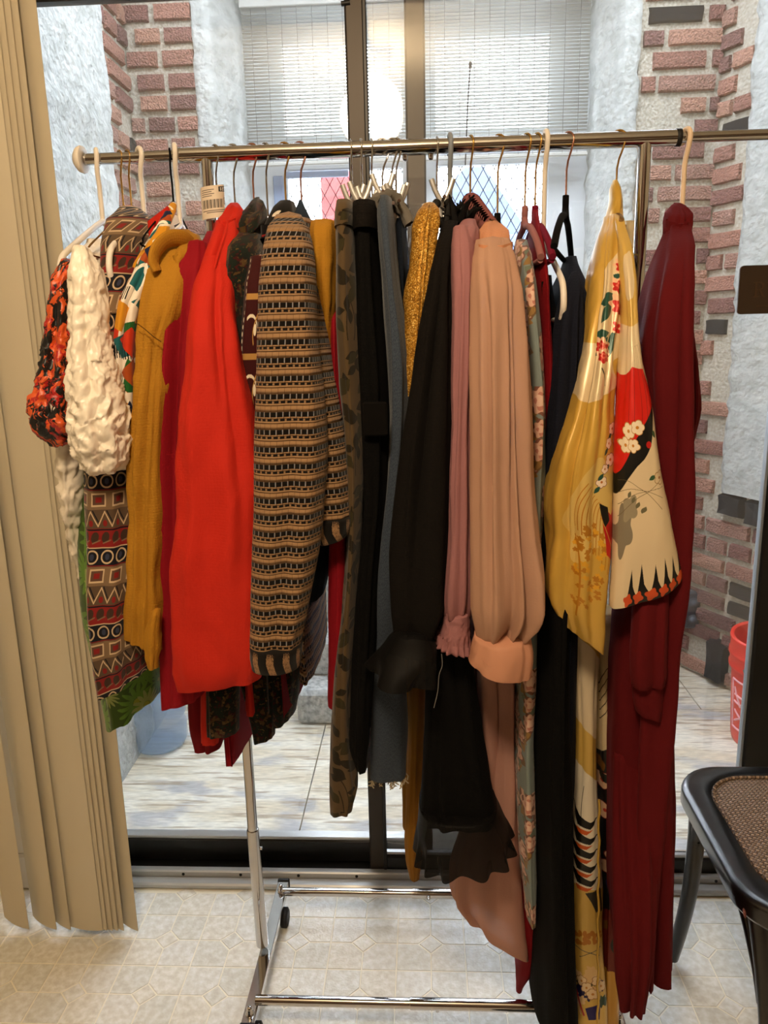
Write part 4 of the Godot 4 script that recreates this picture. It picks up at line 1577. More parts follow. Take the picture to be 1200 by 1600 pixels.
func clothes_rack() -> void:
	var t := thing("clothes_rack", "chrome rolling clothes rack with extended top bar holding the garments", "clothes rack", Vector3(0, 0, BAR_Z))
	var y := BAR_Y
	part(t, "top_bar", rod(Vector3(-0.418, y, BAR_Z), Vector3(0.424, y, BAR_Z), 0.0128, 28), M.chrome)
	part(t, "bar_extension", rod(Vector3(-0.575, y - 0.001, BAR_Z), Vector3(-0.40, y, BAR_Z), 0.0095), M.chrome)
	part(t, "bar_extension", rod(Vector3(0.41, y, BAR_Z), Vector3(0.72, y, BAR_Z), 0.0085), M.chrome)
	var b := MB.new()
	b.lathe([Vector2(0, 0.012), Vector2(0.012, 0.012), Vector2(0.020, 0.006), Vector2(0.0225, 0.0), Vector2(0.0215, -0.004), Vector2(0, -0.005)], Vector3(-0.578, y - 0.001, BAR_Z), 24, Basis(Vector3.BACK, PI * 0.5))
	part(t, "end_cap", b, M.white_plastic, "white plastic disc end cap")
	b = MB.new()
	b.lathe([Vector2(0.0088, 0.004), Vector2(0.0136, 0.004), Vector2(0.0136, -0.004), Vector2(0.0088, -0.004)], Vector3(0.424, y, BAR_Z), 24, Basis(Vector3.BACK, PI * 0.5))
	part(t, "collar", b, M.rubber)
	for q in [[0.038, 0.0], [-0.005, 0.0]]:
		b = MB.new()
		b.lathe([Vector2(0.0045, 0.0), Vector2(0.0045, -0.006), Vector2(0.003, -0.009), Vector2(0, -0.010)], Vector3(q[0] - 0.02, y - 0.012, BAR_Z), 12)
		part(t, "spring_pin", b, M.chrome)
	for sx in [-0.362, 0.371]:
		part(t, "post", rod(Vector3(sx, 0.34, BAR_Z), Vector3(sx, y - 0.004, BAR_Z), 0.0105, 24), M.chrome)
		part(t, "lower_post", rod(Vector3(sx + (0.004 if sx < 0 else -0.004), 0.078, BAR_Z), Vector3(sx, 0.36, BAR_Z), 0.0128, 24), M.chrome)
		b = MB.new()
		b.lathe([Vector2(0, 0.005), Vector2(0.0035, 0.005), Vector2(0.0035, 0), Vector2(0, 0)], Vector3(sx + 0.012, 0.315, BAR_Z), 10, Basis(Vector3.BACK, -PI * 0.5))
		part(t, "spring_pin", b, M.chrome)
		# channel foot running front to back
		var fx: float = sx + (0.012 if sx < 0 else -0.012)
		b = MB.new()
		b.box(Vector3(fx, 0.068, -1.40), Vector3(0.024, 0.0025, 0.40), 0.0008)
		b.box(Vector3(fx - 0.0115, 0.060, -1.40), Vector3(0.0022, 0.018, 0.40), 0.0006)
		b.box(Vector3(fx + 0.0115, 0.060, -1.40), Vector3(0.0022, 0.018, 0.40), 0.0006)
		part(t, "foot_rail", b, M.chrome)
		slab(t, "foot_cap", Vector3(fx - 0.014, 0.045, -1.205), Vector3(fx + 0.014, 0.072, -1.192), M.rubber, 0.002)
		slab(t, "foot_cap", Vector3(fx - 0.014, 0.045, -1.608), Vector3(fx + 0.014, 0.072, -1.597), M.rubber, 0.002)
		for z in [-1.225, -1.565]:
			b = MB.new()
			b.lathe([Vector2(0, 0.018), Vector2(0.004, 0.017), Vector2(0.006, 0.012), Vector2(0.006, 0.004), Vector2(0.0085, 0.003), Vector2(0.0085, 0)], Vector3(fx, 0.069, z), 14)
			part(t, "bolt", b, M.chrome)
			var zc: float = z + (0.03 if z < -1.4 else 0.0)
			b = MB.new()
			b.lathe([Vector2(0, 0.009), Vector2(0.017, 0.009), Vector2(0.0225, 0.006), Vector2(0.0225, -0.006), Vector2(0.017, -0.009), Vector2(0, -0.009)], Vector3(fx + 0.012, 0.0226, zc), 22, Basis(Vector3.BACK, PI * 0.5))
			var wl := part(t, "caster", b, M.rubber, "black caster wheel")
			b = MB.new()
			b.tube([Vector3(fx, 0.066, zc), Vector3(fx, 0.05, zc), Vector3(fx + 0.0, 0.03, zc)], 0.005, 10)
			b.box(Vector3(fx, 0.036, zc), Vector3(0.014, 0.03, 0.012), 0.003)
			part(wl, "fork", b, M.chrome)
	# telescoping base bars
	for z in [-1.245, -1.548]:
		var yy := 0.082
		part(t, "base_bar", rod(Vector3(-0.342, yy, z), Vector3(0.36, yy, z), 0.0098), M.chrome)
		part(t, "base_sleeve", rod(Vector3(-0.038, yy, z), Vector3(0.35, yy, z), 0.0112), M.chrome)
		b = MB.new()
		if z > -1.4:
			b.lathe([Vector2(0.0035, 0), Vector2(0.0035, -0.006), Vector2(0, -0.008)], Vector3(0.015, yy - 0.011, z), 10)
		else:
			b.lathe([Vector2(0, 0.008), Vector2(0.0045, 0.006), Vector2(0.0045, 0)], Vector3(0.0, yy, z + 0.011), 10, Basis(Vector3.RIGHT, PI * 0.5))
		part(t, "spring_pin", b, M.chrome)

	# printed sleeve wrapped round the top of the post
	var im := blank(128, 128, Color(0.86, 0.80, 0.72))
	im.fill_rect(Rect2i(86, 6, 42, 20), Color(0.06, 0.06, 0.06))
	var w := Color(0.9, 0.86, 0.8)
	im.fill_rect(Rect2i(92, 9, 4, 14), w)
	for q in [[100, 9, 9, 3], [106, 9, 3, 8], [100, 14, 9, 3], [100, 14, 3, 9], [100, 20, 9, 3], [113, 9, 9, 3], [119, 9, 3, 14], [113, 20, 9, 3], [113, 9, 3, 14]]:
		im.fill_rect(Rect2i(q[0], q[1], q[2], q[3]), w)
	for k in 20:
		im.fill_rect(Rect2i(24 + k * 4, 54, 1 + (k * 7) % 3, 34), Color(0.15, 0.12, 0.1))
	for k in 4:
		im.fill_rect(Rect2i(24, 14 + k * 8, 46 - 8 * (k % 2), 3), Color(0.4, 0.36, 0.32))
	im.fill_rect(Rect2i(24, 96, 90, 3), Color(0.35, 0.3, 0.27))
	im.fill_rect(Rect2i(40, 103, 66, 3), Color(0.35, 0.3, 0.27))
	im.fill_rect(Rect2i(108, 50, 16, 2), Color(0.3, 0.26, 0.22))
	im.fill_rect(Rect2i(108, 50, 2, 26), Color(0.3, 0.26, 0.22))
	im.fill_rect(Rect2i(108, 74, 16, 2), Color(0.3, 0.26, 0.22))
	var lm := mat(Color(1, 1, 1), 0.45)
	lm.albedo_texture = tex(im)
	b = MB.new()
	var pts := PackedVector3Array()
	var uv := PackedVector2Array()
	for r in 6:
		for c in 15:
			var a := PI * 0.98 - PI * 1.05 * c / 14.0
			var yy := lerpf(1.605, 1.553, r / 5.0) + 0.006 * (c / 14.0) - 0.004
			pts.append(Vector3(-0.354 + 0.0205 * cos(a), yy, BAR_Z + 0.008 + 0.013 * sin(a)))
			uv.append(Vector2(c / 14.0, r / 5.0))
	b.grid(pts, uv, 6, 15, false)
	one("barcode_label", b, lm, "paper barcode label curled round the top of the chrome rack post", "label")

# ---------------------------------------------------------------- hangers
# all hang across the bar, front to back; x is where the hook sits, neck the height where the shoulders start
func hook_line(x: float, twist: float, neck: float, r: float, bar := 0.0128) -> Array:
	var rh := bar + r
	var pts := []
	for k in 12:
		var a := deg_to_rad(-40.0 + 220.0 * k / 11.0)
		pts.append(Vector2(-rh * cos(a), rh * sin(a)))
	pts.append(Vector2(rh * 0.8, -0.016))
	pts.append(Vector2(rh * 0.35, -0.030))
	pts.append(Vector2(0.0, -0.044))
	pts.append(Vector2(0.0, (neck - BAR_Y) * 0.5 - 0.02))
	pts.append(Vector2(0.0, neck - BAR_Y))
	var out := []
	for p in pts:
		var tw: float = twist * clampf((p.y + 0.05) / 0.05, 0.0, 1.0)
		out.append(Vector3(x + sin(tw) * p.x, BAR_Y + p.y, BAR_Z + cos(tw) * p.x))
	return out

func hanger(kind: String, x: float, neck: float, twist: float, yaw: float, hook_m: Material, body_m: Material, label: String, group := "", reach := 1.0) -> Node3D:
	var t := thing("plastic_hanger" if kind == "tube" else ("clip_hanger" if kind == "clip" else ("wire_hanger" if kind == "wire" else "velvet_hanger" if kind == "velvet" else "clear_hanger")), label, "hanger", Vector3(x, BAR_Y, BAR_Z), group)
	var bar := 0.0128
	if x < -0.42:
		bar = 0.0095
	if x > 0.425:
		bar = 0.0085
	var dir := Vector3(sin(yaw), 0, cos(yaw)) * reach
	var o := Vector3(x, neck, BAR_Z)
	var b := MB.new()
	var thick := 0.0042 if kind == "tube" else 0.0017
	b.tube(hook_line(x, twist * 1.6, neck, thick, bar), thick, 10)
	part(t, "hook", b, hook_m)
	b = MB.new()
	match kind:
		"tube":
			for lay in 2:
				var e := Vector3(0.0, -0.010 * lay, 0.0)
				var loop := [o + e, o + dir * 0.06 + Vector3(0, -0.022, 0) + e, o + dir * 0.17 + Vector3(0, -0.066, 0) + e, o + dir * 0.2 + Vector3(0, -0.082, 0) + e, o + dir * 0.212 + Vector3(0, -0.105, 0), o + dir * 0.205 + Vector3(0, -0.125, 0), o + dir * 0.18 + Vector3(0, -0.132, 0), o + Vector3(0, -0.132, 0)]
				var back := []
				for p in loop:
					var w: Vector3 = p - o
					back.append(o + Vector3(-w.x, w.y, -w.z))
				if lay == 0:
					b.tube(smooth_line(loop, 5), 0.0048, 10)
					b.tube(smooth_line(back, 5), 0.0048, 10)
			part(t, "shoulders", b, body_m)
		"wire":
			var loop := [o, o + dir * 0.05 + Vector3(0, -0.02, 0), o + dir * 0.18 + Vector3(0, -0.075, 0), o + dir * 0.2 + Vector3(0, -0.09, 0), o + dir * 0.18 + Vector3(0, -0.096, 0), o - dir * 0.18 + Vector3(0, -0.096, 0), o - dir * 0.2 + Vector3(0, -0.09, 0), o - dir * 0.18 + Vector3(0, -0.075, 0), o - dir * 0.05 + Vector3(0, -0.02, 0), o]
			b.tube(smooth_line(loop, 4), 0.0014, 8)
			part(t, "shoulders", b, body_m)
		"velvet", "clear":
			var rr := 0.0055 if kind == "velvet" else 0.009
			var fr := [o + Vector3(0, 0.018, 0), o + Vector3(0, 0.0, 0), o + dir * 0.02 + Vector3(0, -0.016, 0), o + dir * 0.07 + Vector3(0, -0.024, 0), o + dir * 0.15 + Vector3(0, -0.055, 0), o + dir * 0.195 + Vector3(0, -0.082, 0)]
			var bk := []
			for p in fr:
				var w: Vector3 = p - o
				bk.append(o + Vector3(-w.x, w.y, -w.z))
			b.tube(smooth_line(fr, 5), rr, 10)
			b.tube(smooth_line(bk, 5), rr, 10)
			part(t, "shoulders", b, body_m)
			if kind == "velvet":
				b = MB.new()
				b.tube([o + dir * 0.19 + Vector3(0, -0.086, 0), o - dir * 0.19 + Vector3(0, -0.086, 0)], 0.0045, 8)
				part(t, "trouser_bar", b, body_m)
		"clip":
			b.tube([o + dir * 0.16, o - dir * 0.16], 0.0026, 10)
			part(t, "crossbar", b, hook_m)
			var across := Vector3(dir.z, 0, -dir.x)
			for s in [-0.105, 0.12]:
				var c: Vector3 = o + dir * s
				b = MB.new()
				for sg in [-1.0, 1.0]:
					var pr := [c + across * 0.017 * sg + Vector3(0, 0.032, 0), c + across * 0.011 * sg + Vector3(0, 0.015, 0), c + across * 0.0035 * sg, c + across * 0.005 * sg + Vector3(0, -0.012, 0), c + across * 0.002 * sg + Vector3(0, -0.024, 0)]
					b.tube(smooth_line(pr, 3), 0.0042, 8, true, 0.35)
				var cl := part(t, "clip", b, M.steel)
				b = MB.new()
				for sg in [-1.0, 1.0]:
					b.lathe([Vector2(0, 0.006), Vector2(0.006, 0.005), Vector2(0.0075, 0), Vector2(0.006, -0.005), Vector2(0, -0.006)], c + across * 0.009 * sg + Vector3(0, -0.004, 0.0), 12, Basis(Vector3.RIGHT, PI * 0.5))
				part(cl, "grip_pad", b, M.black_plastic)
	return t

func hangers() -> void:
	var W: Material = M.white_plastic
	hanger("tube", -0.552, 1.556, 0.25, 0.05, W, W, "white plastic hanger nearest the white end disc of the rack bar")
	hanger("wire", -0.513, 1.57, 0.5, 0.05, M.gold_wire, M.gold_wire, "thin gold wire hanger beside the white plastic hanger at the bar end")
	hanger("wire", -0.499, 1.575, 0.5, 0.0, M.gold_wire, M.gold_wire, "thin gold wire hanger above the brown tribal print dress")
	hanger("tube", -0.478, 1.565, 0.4, 0.06, W, W, "white plastic hanger with broad hook above the tribal print dress")
	hanger("wire", -0.425, 1.585, 0.2, 0.05, M.velvet_black, M.velvet_black, "black cord covered hanger holding the bold graphic shirt")
	hanger("tube", -0.416, 1.545, 0.2, 0.03, W, W, "white plastic hanger holding the mustard shirt by the rack post")
	hanger("wire", -0.348, 1.52, 0.5, 0.05, M.chrome, M.chrome, "chrome wire hanger beside the barcode label on the post")
	hanger("wire", -0.318, 1.545, 0.7, 0.05, M.chrome, M.gold_wire, "chrome hooked hanger holding the bright red shirt")
	hanger("velvet", -0.285, 1.535, 0.7, 0.05, M.rose_wire, M.velvet_black, "copper hooked black hanger holding the tapestry jacket")
	hanger("clear", -0.262, 1.535, 0.5, 0.05, M.chrome, M.clear_plastic, "thick clear plastic hanger between tapestry jacket and beaded coat")
	hanger("wire", -0.230, 1.545, 0.7, 0.05, M.gold_wire, M.gold_wire, "brass hooked hanger holding the beaded maroon coat")
	hanger("velvet", -0.203, 1.55, 0.8, 0.05, M.rose_wire, M.velvet_black, "copper hooked hanger holding the dark teal blouse")
	var clips := ["chrome clip hanger holding the olive leaf print trousers", "chrome clip hanger holding the black cargo trousers", "chrome clip hanger behind the black cargo trousers", "chrome clip hanger holding the fleece lined jeans", "chrome clip hanger holding the dark navy jeans", "chrome clip hanger with black neck beside the navy jeans"]
	var cx := [-0.116, -0.099, -0.082, -0.064, -0.048, -0.041]
	for k in 6:
		hanger("clip", cx[k], [1.548, 1.552, 1.545, 1.562, 1.548, 1.545][k], [0.1, 0.1, 0.15, 0.9, 0.6, 0.6][k], [0.1, 0.05, 0.0, 0.05, 0.1, 0.0][k], M.chrome, M.chrome, clips[k], "clip hangers for trousers")
	hanger("clip", 0.028, 1.552, 0.1, 0.05, M.chrome, M.chrome, "chrome clip hanger holding the gold glitter trousers", "clip hangers for trousers")
	hanger("tube", 0.050, 1.54, 0.05, 0.02, M.grey_plastic, M.grey_plastic, "grey plastic hanger above the black feathered neckline")
	hanger("velvet", 0.084, 1.545, 0.2, 0.02, M.gold_wire, M.white_plastic, "gold hooked white hanger holding the mauve blouse")
	hanger("velvet", 0.130, 1.53, 0.5, 0.02, M.gold_wire, M.velvet_black, "gold hooked black velvet hanger above the peach chiffon blouse")
	hanger("velvet", 0.176, 1.54, 0.3, 0.0, M.gold_wire, M.velvet_mauve, "gold hooked mauve velvet hanger holding the rose print dress")
	hanger("velvet", 0.193, 1.54, 0.3, 0.0, M.gold_wire, M.velvet_maroon, "gold hooked maroon velvet hanger beside the mauve velvet one")
	hanger("tube", 0.208, 1.50, 0.05, 0.0, W, W, "white plastic hanger holding the long black dress")
	hanger("velvet", 0.244, 1.555, 0.4, -0.25, M.rose_wire, M.velvet_black, "copper hooked black velvet hanger holding the navy blouse")
	hanger("wire", 0.327, 1.575, 0.5, -0.05, M.gold_wire, M.gold_satin, "gold wire hanger holding the gold satin kimono", "", 0.4)
	hanger("tube", 0.437, 1.54, 0.15, -0.05, M.cream_plastic, M.cream_plastic, "cream plastic hanger holding the maroon velvet dress", "", 0.35)

# ---------------------------------------------------------------- garments
func garment(called: String, label: String, category: String, x: float, hem: float) -> Node3D:
	return thing(called, label, category, Vector3(x, hem, BAR_Z), "garments on the rack")

func garments_one() -> void:
	# black, orange and white crinkled blouse
	var g := garment("crinkled_blouse", "black, orange and white crinkled blouse at the end of the rack", "blouse", -0.55, 0.95)
	part(g, "sleeve", loft([[1.4706, -0.526, 0.0043, -1.17, 0.012], [1.438, -0.5307, 0.0155, -1.17, 0.03], [1.3652, -0.5403, 0.0235, -1.165, 0.035], [1.2917, -0.5505, 0.0286, -1.16, 0.045], [1.2548, -0.5566, 0.0337, -1.16, 0.055], [1.2211, -0.5574, 0.028, -1.16, 0.05], [1.1978, -0.5579, 0.0131, -1.16, 0.03]], {"cols": 110, "step": 0.0035, "pop": 0.009, "popf": 85.0, "fold": 0.006, "seed": 3}), M.popcorn)
	part(g, "bodice", trunk(-0.552, 1.51, 1.44, 1.0, 0.17, 0.014, {"pop": 0.006, "seed": 4, "step": 0.012, "cols": 64}), M.popcorn)
	# ivory crinkled blouse
	g = garment("crinkled_blouse", "ivory satin crinkled blouse with ruffled sleeve", "blouse", -0.53, 0.85)
	part(g, "sleeve", loft([[1.4851, -0.4874, 0.0075, -1.14, 0.012], [1.4523, -0.4854, 0.0192, -1.14, 0.03], [1.3993, -0.4843, 0.0245, -1.135, 0.035], [1.3371, -0.4856, 0.0275, -1.13, 0.04], [1.2833, -0.4838, 0.0344, -1.13, 0.05], [1.2333, -0.482, 0.0376, -1.13, 0.055], [1.1908, -0.4819, 0.0356, -1.13, 0.05], [1.1577, -0.4814, 0.0207, -1.13, 0.03]], {"cols": 120, "step": 0.0035, "pop": 0.009, "popf": 80.0, "fold": 0.006, "seed": 5}), M.ivory)
	part(g, "bodice", loft([[1.5142, -0.5298, 0.0227, -1.33, 0.03], [1.4811, -0.5191, 0.0295, -1.31, 0.1], [1.3648, -0.5276, 0.0275, -1.29, 0.12], [1.2083, -0.5581, 0.0253, -1.27, 0.11], [1.1042, -0.5716, 0.0181, -1.26, 0.09], [1.0096, -0.5833, 0.0112, -1.26, 0.05], [0.9547, -0.5918, 0.0057, -1.26, 0.02]], {"cols": 80, "step": 0.006, "pop": 0.007, "popf": 70.0, "seed": 6}), M.ivory)
	# green daisy dress
	g = garment("daisy_dress", "green daisy print dress hanging lowest beside the beige vanes", "dress", -0.5, 0.45)
	part(g, "skirt", loft([[1.4692, -0.4989, 0.0166, -1.36, 0.05], [1.3641, -0.4958, 0.0326, -1.34, 0.15], [1.0793, -0.5382, 0.0512, -1.33, 0.16], [0.9171, -0.5456, 0.0576, -1.32, 0.16], [0.7723, -0.5485, 0.0592, -1.31, 0.1], [0.6747, -0.5511, 0.05, -1.31, 0.08]], {"fold": 0.010, "nf": 4.0, "slant": 0.030, "seed": 7}), M.daisy)
	# tribal print dress
	g = garment("tribal_print_dress", "brown and rust tribal print dress with banded yoke", "dress", -0.495, 0.5)
	part(g, "yoke", loft([[1.5714, -0.4922, 0.0153, -1.36, 0.02], [1.5441, -0.4781, 0.0375, -1.34, 0.07], [1.499, -0.4724, 0.0368, -1.32, 0.11], [1.4393, -0.4686, 0.0344, -1.3, 0.13], [1.3912, -0.4649, 0.032, -1.28, 0.14]], {"fold": 0.004, "seed": 8, "hem": false}), M.tribal)
	part(g, "skirt", loft([[1.3949, -0.4645, 0.032, -1.28, 0.14], [1.2873, -0.473, 0.0367, -1.27, 0.13], [1.1896, -0.4922, 0.0532, -1.26, 0.12], [1.0379, -0.5033, 0.0587, -1.25, 0.12], [0.9265, -0.5059, 0.0583, -1.24, 0.13], [0.8499, -0.5084, 0.0535, -1.24, 0.13], [0.7899, -0.511, 0.0497, -1.24, 0.12]], {"fold": 0.014, "nf": 5.0, "slant": 0.022, "seed": 9}), M.tribal)
	# bold graphic shirt
	g = garment("graphic_shirt", "multicoloured graphic print shirt with orange lined collar", "shirt", -0.43, 0.9)
	part(g, "sleeve", loft([[1.5256, -0.3953, 0.0091, -1.25, 0.02], [1.4844, -0.4078, 0.0168, -1.22, 0.03], [1.4463, -0.4201, 0.0186, -1.2, 0.03], [1.409, -0.4359, 0.0185, -1.18, 0.03], [1.3447, -0.4473, 0.0176, -1.17, 0.03], [1.2694, -0.4525, 0.0154, -1.17, 0.03], [1.2012, -0.4563, 0.0101, -1.17, 0.025]], {"fold": 0.005, "seed": 10}), M.graphic)
	part(g, "bodice", trunk(-0.43, 1.56, 1.49, 0.80, 0.16, 0.014, {"seed": 11}), M.graphic)
	var b := MB.new()
	b.prism(PackedVector2Array([Vector2(-0.3981, -1.5573), Vector2(-0.3928, -1.5476), Vector2(-0.4006, -1.5287), Vector2(-0.4319, -1.5026), Vector2(-0.432, -1.5354)]), -0.004, 0.004, 0.002, Basis(Vector3.RIGHT, PI * 0.5), Vector3(0, 0, -1.27))
	part(g, "collar_lining", b, M.red, "orange red collar lining")
	b = MB.new()
	b.tube(smooth_line([Vector3(-0.3967, 1.5658, -1.3), Vector3(-0.3965, 1.5387, -1.26), Vector3(-0.404, 1.5155, -1.24), Vector3(-0.4179, 1.4855, -1.22), Vector3(-0.4388, 1.4589, -1.21)], 5), [0.004, 0.006, 0.007, 0.008, 0.008, 0.008, 0.009, 0.009, 0.009, 0.009, 0.010, 0.010, 0.010, 0.010, 0.010, 0.010, 0.009, 0.008, 0.007, 0.006, 0.004], 12, true, 0.6)
	part(g, "collar", b, M.graphic)
	# mustard shirt
	g = garment("mustard_shirt", "mustard cotton shirt with long sleeve and gathered cuff", "shirt", -0.42, 0.6)
	part(g, "sleeve", loft([[1.4828, -0.3842, 0.0257, -1.22, 0.02], [1.4545, -0.383, 0.0352, -1.2, 0.03], [1.4077, -0.3874, 0.0363, -1.18, 0.035], [1.3529, -0.4006, 0.0287, -1.17, 0.035], [1.2697, -0.4112, 0.0275, -1.16, 0.035], [1.1739, -0.4251, 0.029, -1.16, 0.035], [1.0742, -0.4376, 0.0286, -1.16, 0.035], [1.0243, -0.4406, 0.0287, -1.155, 0.035], [0.9634, -0.4451, 0.0295, -1.15, 0.035], [0.9049, -0.4543, 0.0314, -1.15, 0.035], [0.874, -0.4577, 0.0295, -1.15, 0.03]], {"fold": 0.006, "nf": 4.0, "wr": 0.012, "wy": 0.9, "wf": 7.0, "seed": 12, "slant": -0.012}), M.mustard)
	part(g, "cuff", loft([[0.9405, -0.4199, 0.0061, -1.12, 0.01], [0.9053, -0.4287, 0.0123, -1.12, 0.016], [0.8733, -0.4327, 0.0134, -1.12, 0.016], [0.8437, -0.4347, 0.0083, -1.12, 0.012]], {"fold": 0.006, "nf": 4.0, "wr": 0.012, "wf": 22.0, "wy": 1.0, "seed": 13}), M.mustard)
	part(g, "collar", loft([[1.5114, -0.3774, 0.0193, -1.26, 0.02], [1.4978, -0.3755, 0.0281, -1.25, 0.05], [1.4811, -0.3752, 0.0313, -1.235, 0.055], [1.4664, -0.3768, 0.0268, -1.23, 0.05]], {"fold": 0.010, "nf": 2.0, "rise": 0.9, "lean": -0.012, "creases": 5, "seed": 14}), M.mustard)
	var flap := MB.new()
	flap.tube(smooth_line([Vector3(-0.3574, 1.4917, -1.26), Vector3(-0.3638, 1.5019, -1.23), Vector3(-0.3782, 1.4997, -1.2), Vector3(-0.3888, 1.4836, -1.175), Vector3(-0.3928, 1.4648, -1.165), Vector3(-0.3883, 1.4503, -1.165)], 6), 0.0125, 12, true, 0.45)
	part(g, "collar_flap", flap, M.mustard)
	flap = MB.new()
	flap.tube(smooth_line([Vector3(-0.4158, 1.3771, -1.132), Vector3(-0.402, 1.3677, -1.128), Vector3(-0.3898, 1.3565, -1.128), Vector3(-0.3805, 1.349, -1.132)], 4), 0.0008, 5)
	part(g, "seam", flap, cloth(Color(0.38, 0.25, 0.07), 0.9))
	part(g, "bodice", trunk(-0.40, 1.53, 1.46, 0.75, 0.17, 0.015, {"seed": 15}), M.mustard)
	# crimson shirt
	g = garment("crimson_shirt", "crimson shirt hanging between the mustard and bright red shirts", "shirt", -0.36, 0.5)
	part(g, "sleeve", loft([[1.4987, -0.3461, 0.013, -1.24, 0.02], [1.4635, -0.3452, 0.0245, -1.21, 0.03], [1.4073, -0.3546, 0.0317, -1.19, 0.035], [1.3243, -0.3658, 0.0339, -1.18, 0.04], [1.1904, -0.3816, 0.0333, -1.18, 0.04], [1.0387, -0.393, 0.0327, -1.18, 0.04], [0.8778, -0.4008, 0.0364, -1.18, 0.04], [0.7605, -0.4084, 0.0372, -1.18, 0.04]], {"fold": 0.009, "nf": 4.0, "slant": 0.012, "seed": 16}), M.crimson)
	part(g, "bodice", trunk(-0.355, 1.53, 1.46, 0.6, 0.17, 0.014, {"seed": 17}), M.crimson)
	# long dark red dress behind
	g = garment("dark_red_dress", "dark red dress whose rounded hem shows below the bright red shirt", "dress", -0.35, 0.43)
	part(g, "skirt", loft([[1.4897, -0.3649, 0.0112, -1.39, 0.04], [1.4013, -0.3602, 0.0248, -1.38, 0.15], [1.067, -0.372, 0.0416, -1.36, 0.14], [0.7402, -0.3932, 0.0444, -1.35, 0.13], [0.6607, -0.3991, 0.0419, -1.35, 0.12], [0.6104, -0.4065, 0.0299, -1.35, 0.1]], {"fold": 0.006, "seed": 18}), M.dark_red)
	# bright red shirt
	g = garment("red_shirt", "bright orange red silk shirt with wide straight sleeve", "shirt", -0.32, 0.55)
	part(g, "sleeve", loft([[1.4715, -0.3094, 0.0165, -1.2, 0.02], [1.432, -0.305, 0.0294, -1.17, 0.035], [1.3954, -0.3048, 0.0338, -1.15, 0.04], [1.3421, -0.302, 0.04, -1.13, 0.045], [1.2714, -0.3023, 0.0492, -1.12, 0.045], [1.1898, -0.3042, 0.0583, -1.115, 0.045], [1.1062, -0.3048, 0.0624, -1.11, 0.045], [1.0091, -0.3148, 0.0666, -1.11, 0.045], [0.908, -0.3203, 0.072, -1.11, 0.045], [0.8489, -0.324, 0.0739, -1.11, 0.04], [0.8205, -0.3276, 0.0653, -1.11, 0.03]], {"cols": 64, "fold": 0.007, "nf": 4.0, "wr": 0.011, "wf": 8.0, "wy": 0.6, "slant": 0.010, "seed": 19}), M.red)
	part(g, "shoulder", loft([[1.5335, -0.3059, 0.0184, -1.28, 0.03], [1.5099, -0.302, 0.0231, -1.26, 0.05], [1.4711, -0.3062, 0.0266, -1.23, 0.06], [1.4327, -0.3109, 0.0281, -1.2, 0.06], [1.3959, -0.3103, 0.0295, -1.17, 0.05]], {"fold": 0.009, "rise": 0.7, "seed": 20}), M.red)
	part(g, "collar", loft([[1.5587, -0.3045, 0.0125, -1.31, 0.015], [1.5464, -0.3025, 0.0191, -1.3, 0.04], [1.5293, -0.3039, 0.021, -1.29, 0.045], [1.5191, -0.3031, 0.0173, -1.28, 0.04]], {"fold": 0.007, "nf": 2.0, "rise": 0.9, "lean": -0.010, "creases": 5, "seed": 21}), M.red)
	part(g, "bodice", trunk(-0.315, 1.55, 1.48, 0.70, 0.17, 0.014, {"seed": 22}), M.red)
	part(g, "shirt_tail", loft([[0.8547, -0.3599, 0.0166, -1.22, 0.02], [0.7487, -0.3745, 0.0181, -1.22, 0.02], [0.6555, -0.3828, 0.0161, -1.22, 0.016]], {"fold": 0.003, "seed": 23}), M.red)
	# tapestry jacket
	g = garment("tapestry_jacket", "dark green and brown tapestry jacket with wide lapel", "jacket", -0.285, 0.45)
	part(g, "shoulder", loft([[1.526, -0.2824, 0.0228, -1.3, 0.03], [1.4859, -0.2734, 0.0278, -1.25, 0.06], [1.4422, -0.2743, 0.0284, -1.22, 0.06], [1.3871, -0.2789, 0.0176, -1.2, 0.05], [1.3221, -0.2846, 0.0109, -1.2, 0.045], [1.1847, -0.2915, 0.0103, -1.21, 0.04], [0.9727, -0.3036, 0.0129, -1.22, 0.04]], {"fold": 0.006, "seed": 24}), M.tapestry)
	part(g, "collar", loft([[1.566, -0.2694, 0.0116, -1.33, 0.02], [1.5536, -0.2726, 0.0198, -1.32, 0.045], [1.5302, -0.275, 0.0242, -1.3, 0.05], [1.5129, -0.2831, 0.0194, -1.28, 0.04]], {"fold": 0.009, "nf": 2.0, "rise": 0.9, "lean": -0.014, "creases": 5, "seed": 25}), M.tapestry)
	part(g, "sleeve", loft([[0.8497, -0.3493, 0.0258, -1.24, 0.03], [0.7627, -0.348, 0.0282, -1.2, 0.03], [0.6858, -0.3533, 0.028, -1.2, 0.025]], {"fold": 0.003, "slant": 0.004, "seed": 26}), M.tapestry)
	part(g, "hem", loft([[0.8846, -0.2999, 0.0306, -1.27, 0.03], [0.7648, -0.3015, 0.0347, -1.27, 0.03], [0.7023, -0.2983, 0.0281, -1.27, 0.028], [0.6356, -0.2979, 0.0189, -1.27, 0.02]], {"fold": 0.003, "slant": 0.008, "seed": 27}), M.tapestry)
	part(g, "bodice", trunk(-0.285, 1.54, 1.47, 0.7, 0.16, 0.013, {"seed": 28}), M.tapestry)
	# beaded coat
	g = garment("beaded_coat", "maroon velvet coat with gold braid and bead embroidery", "coat", -0.24, 0.45)
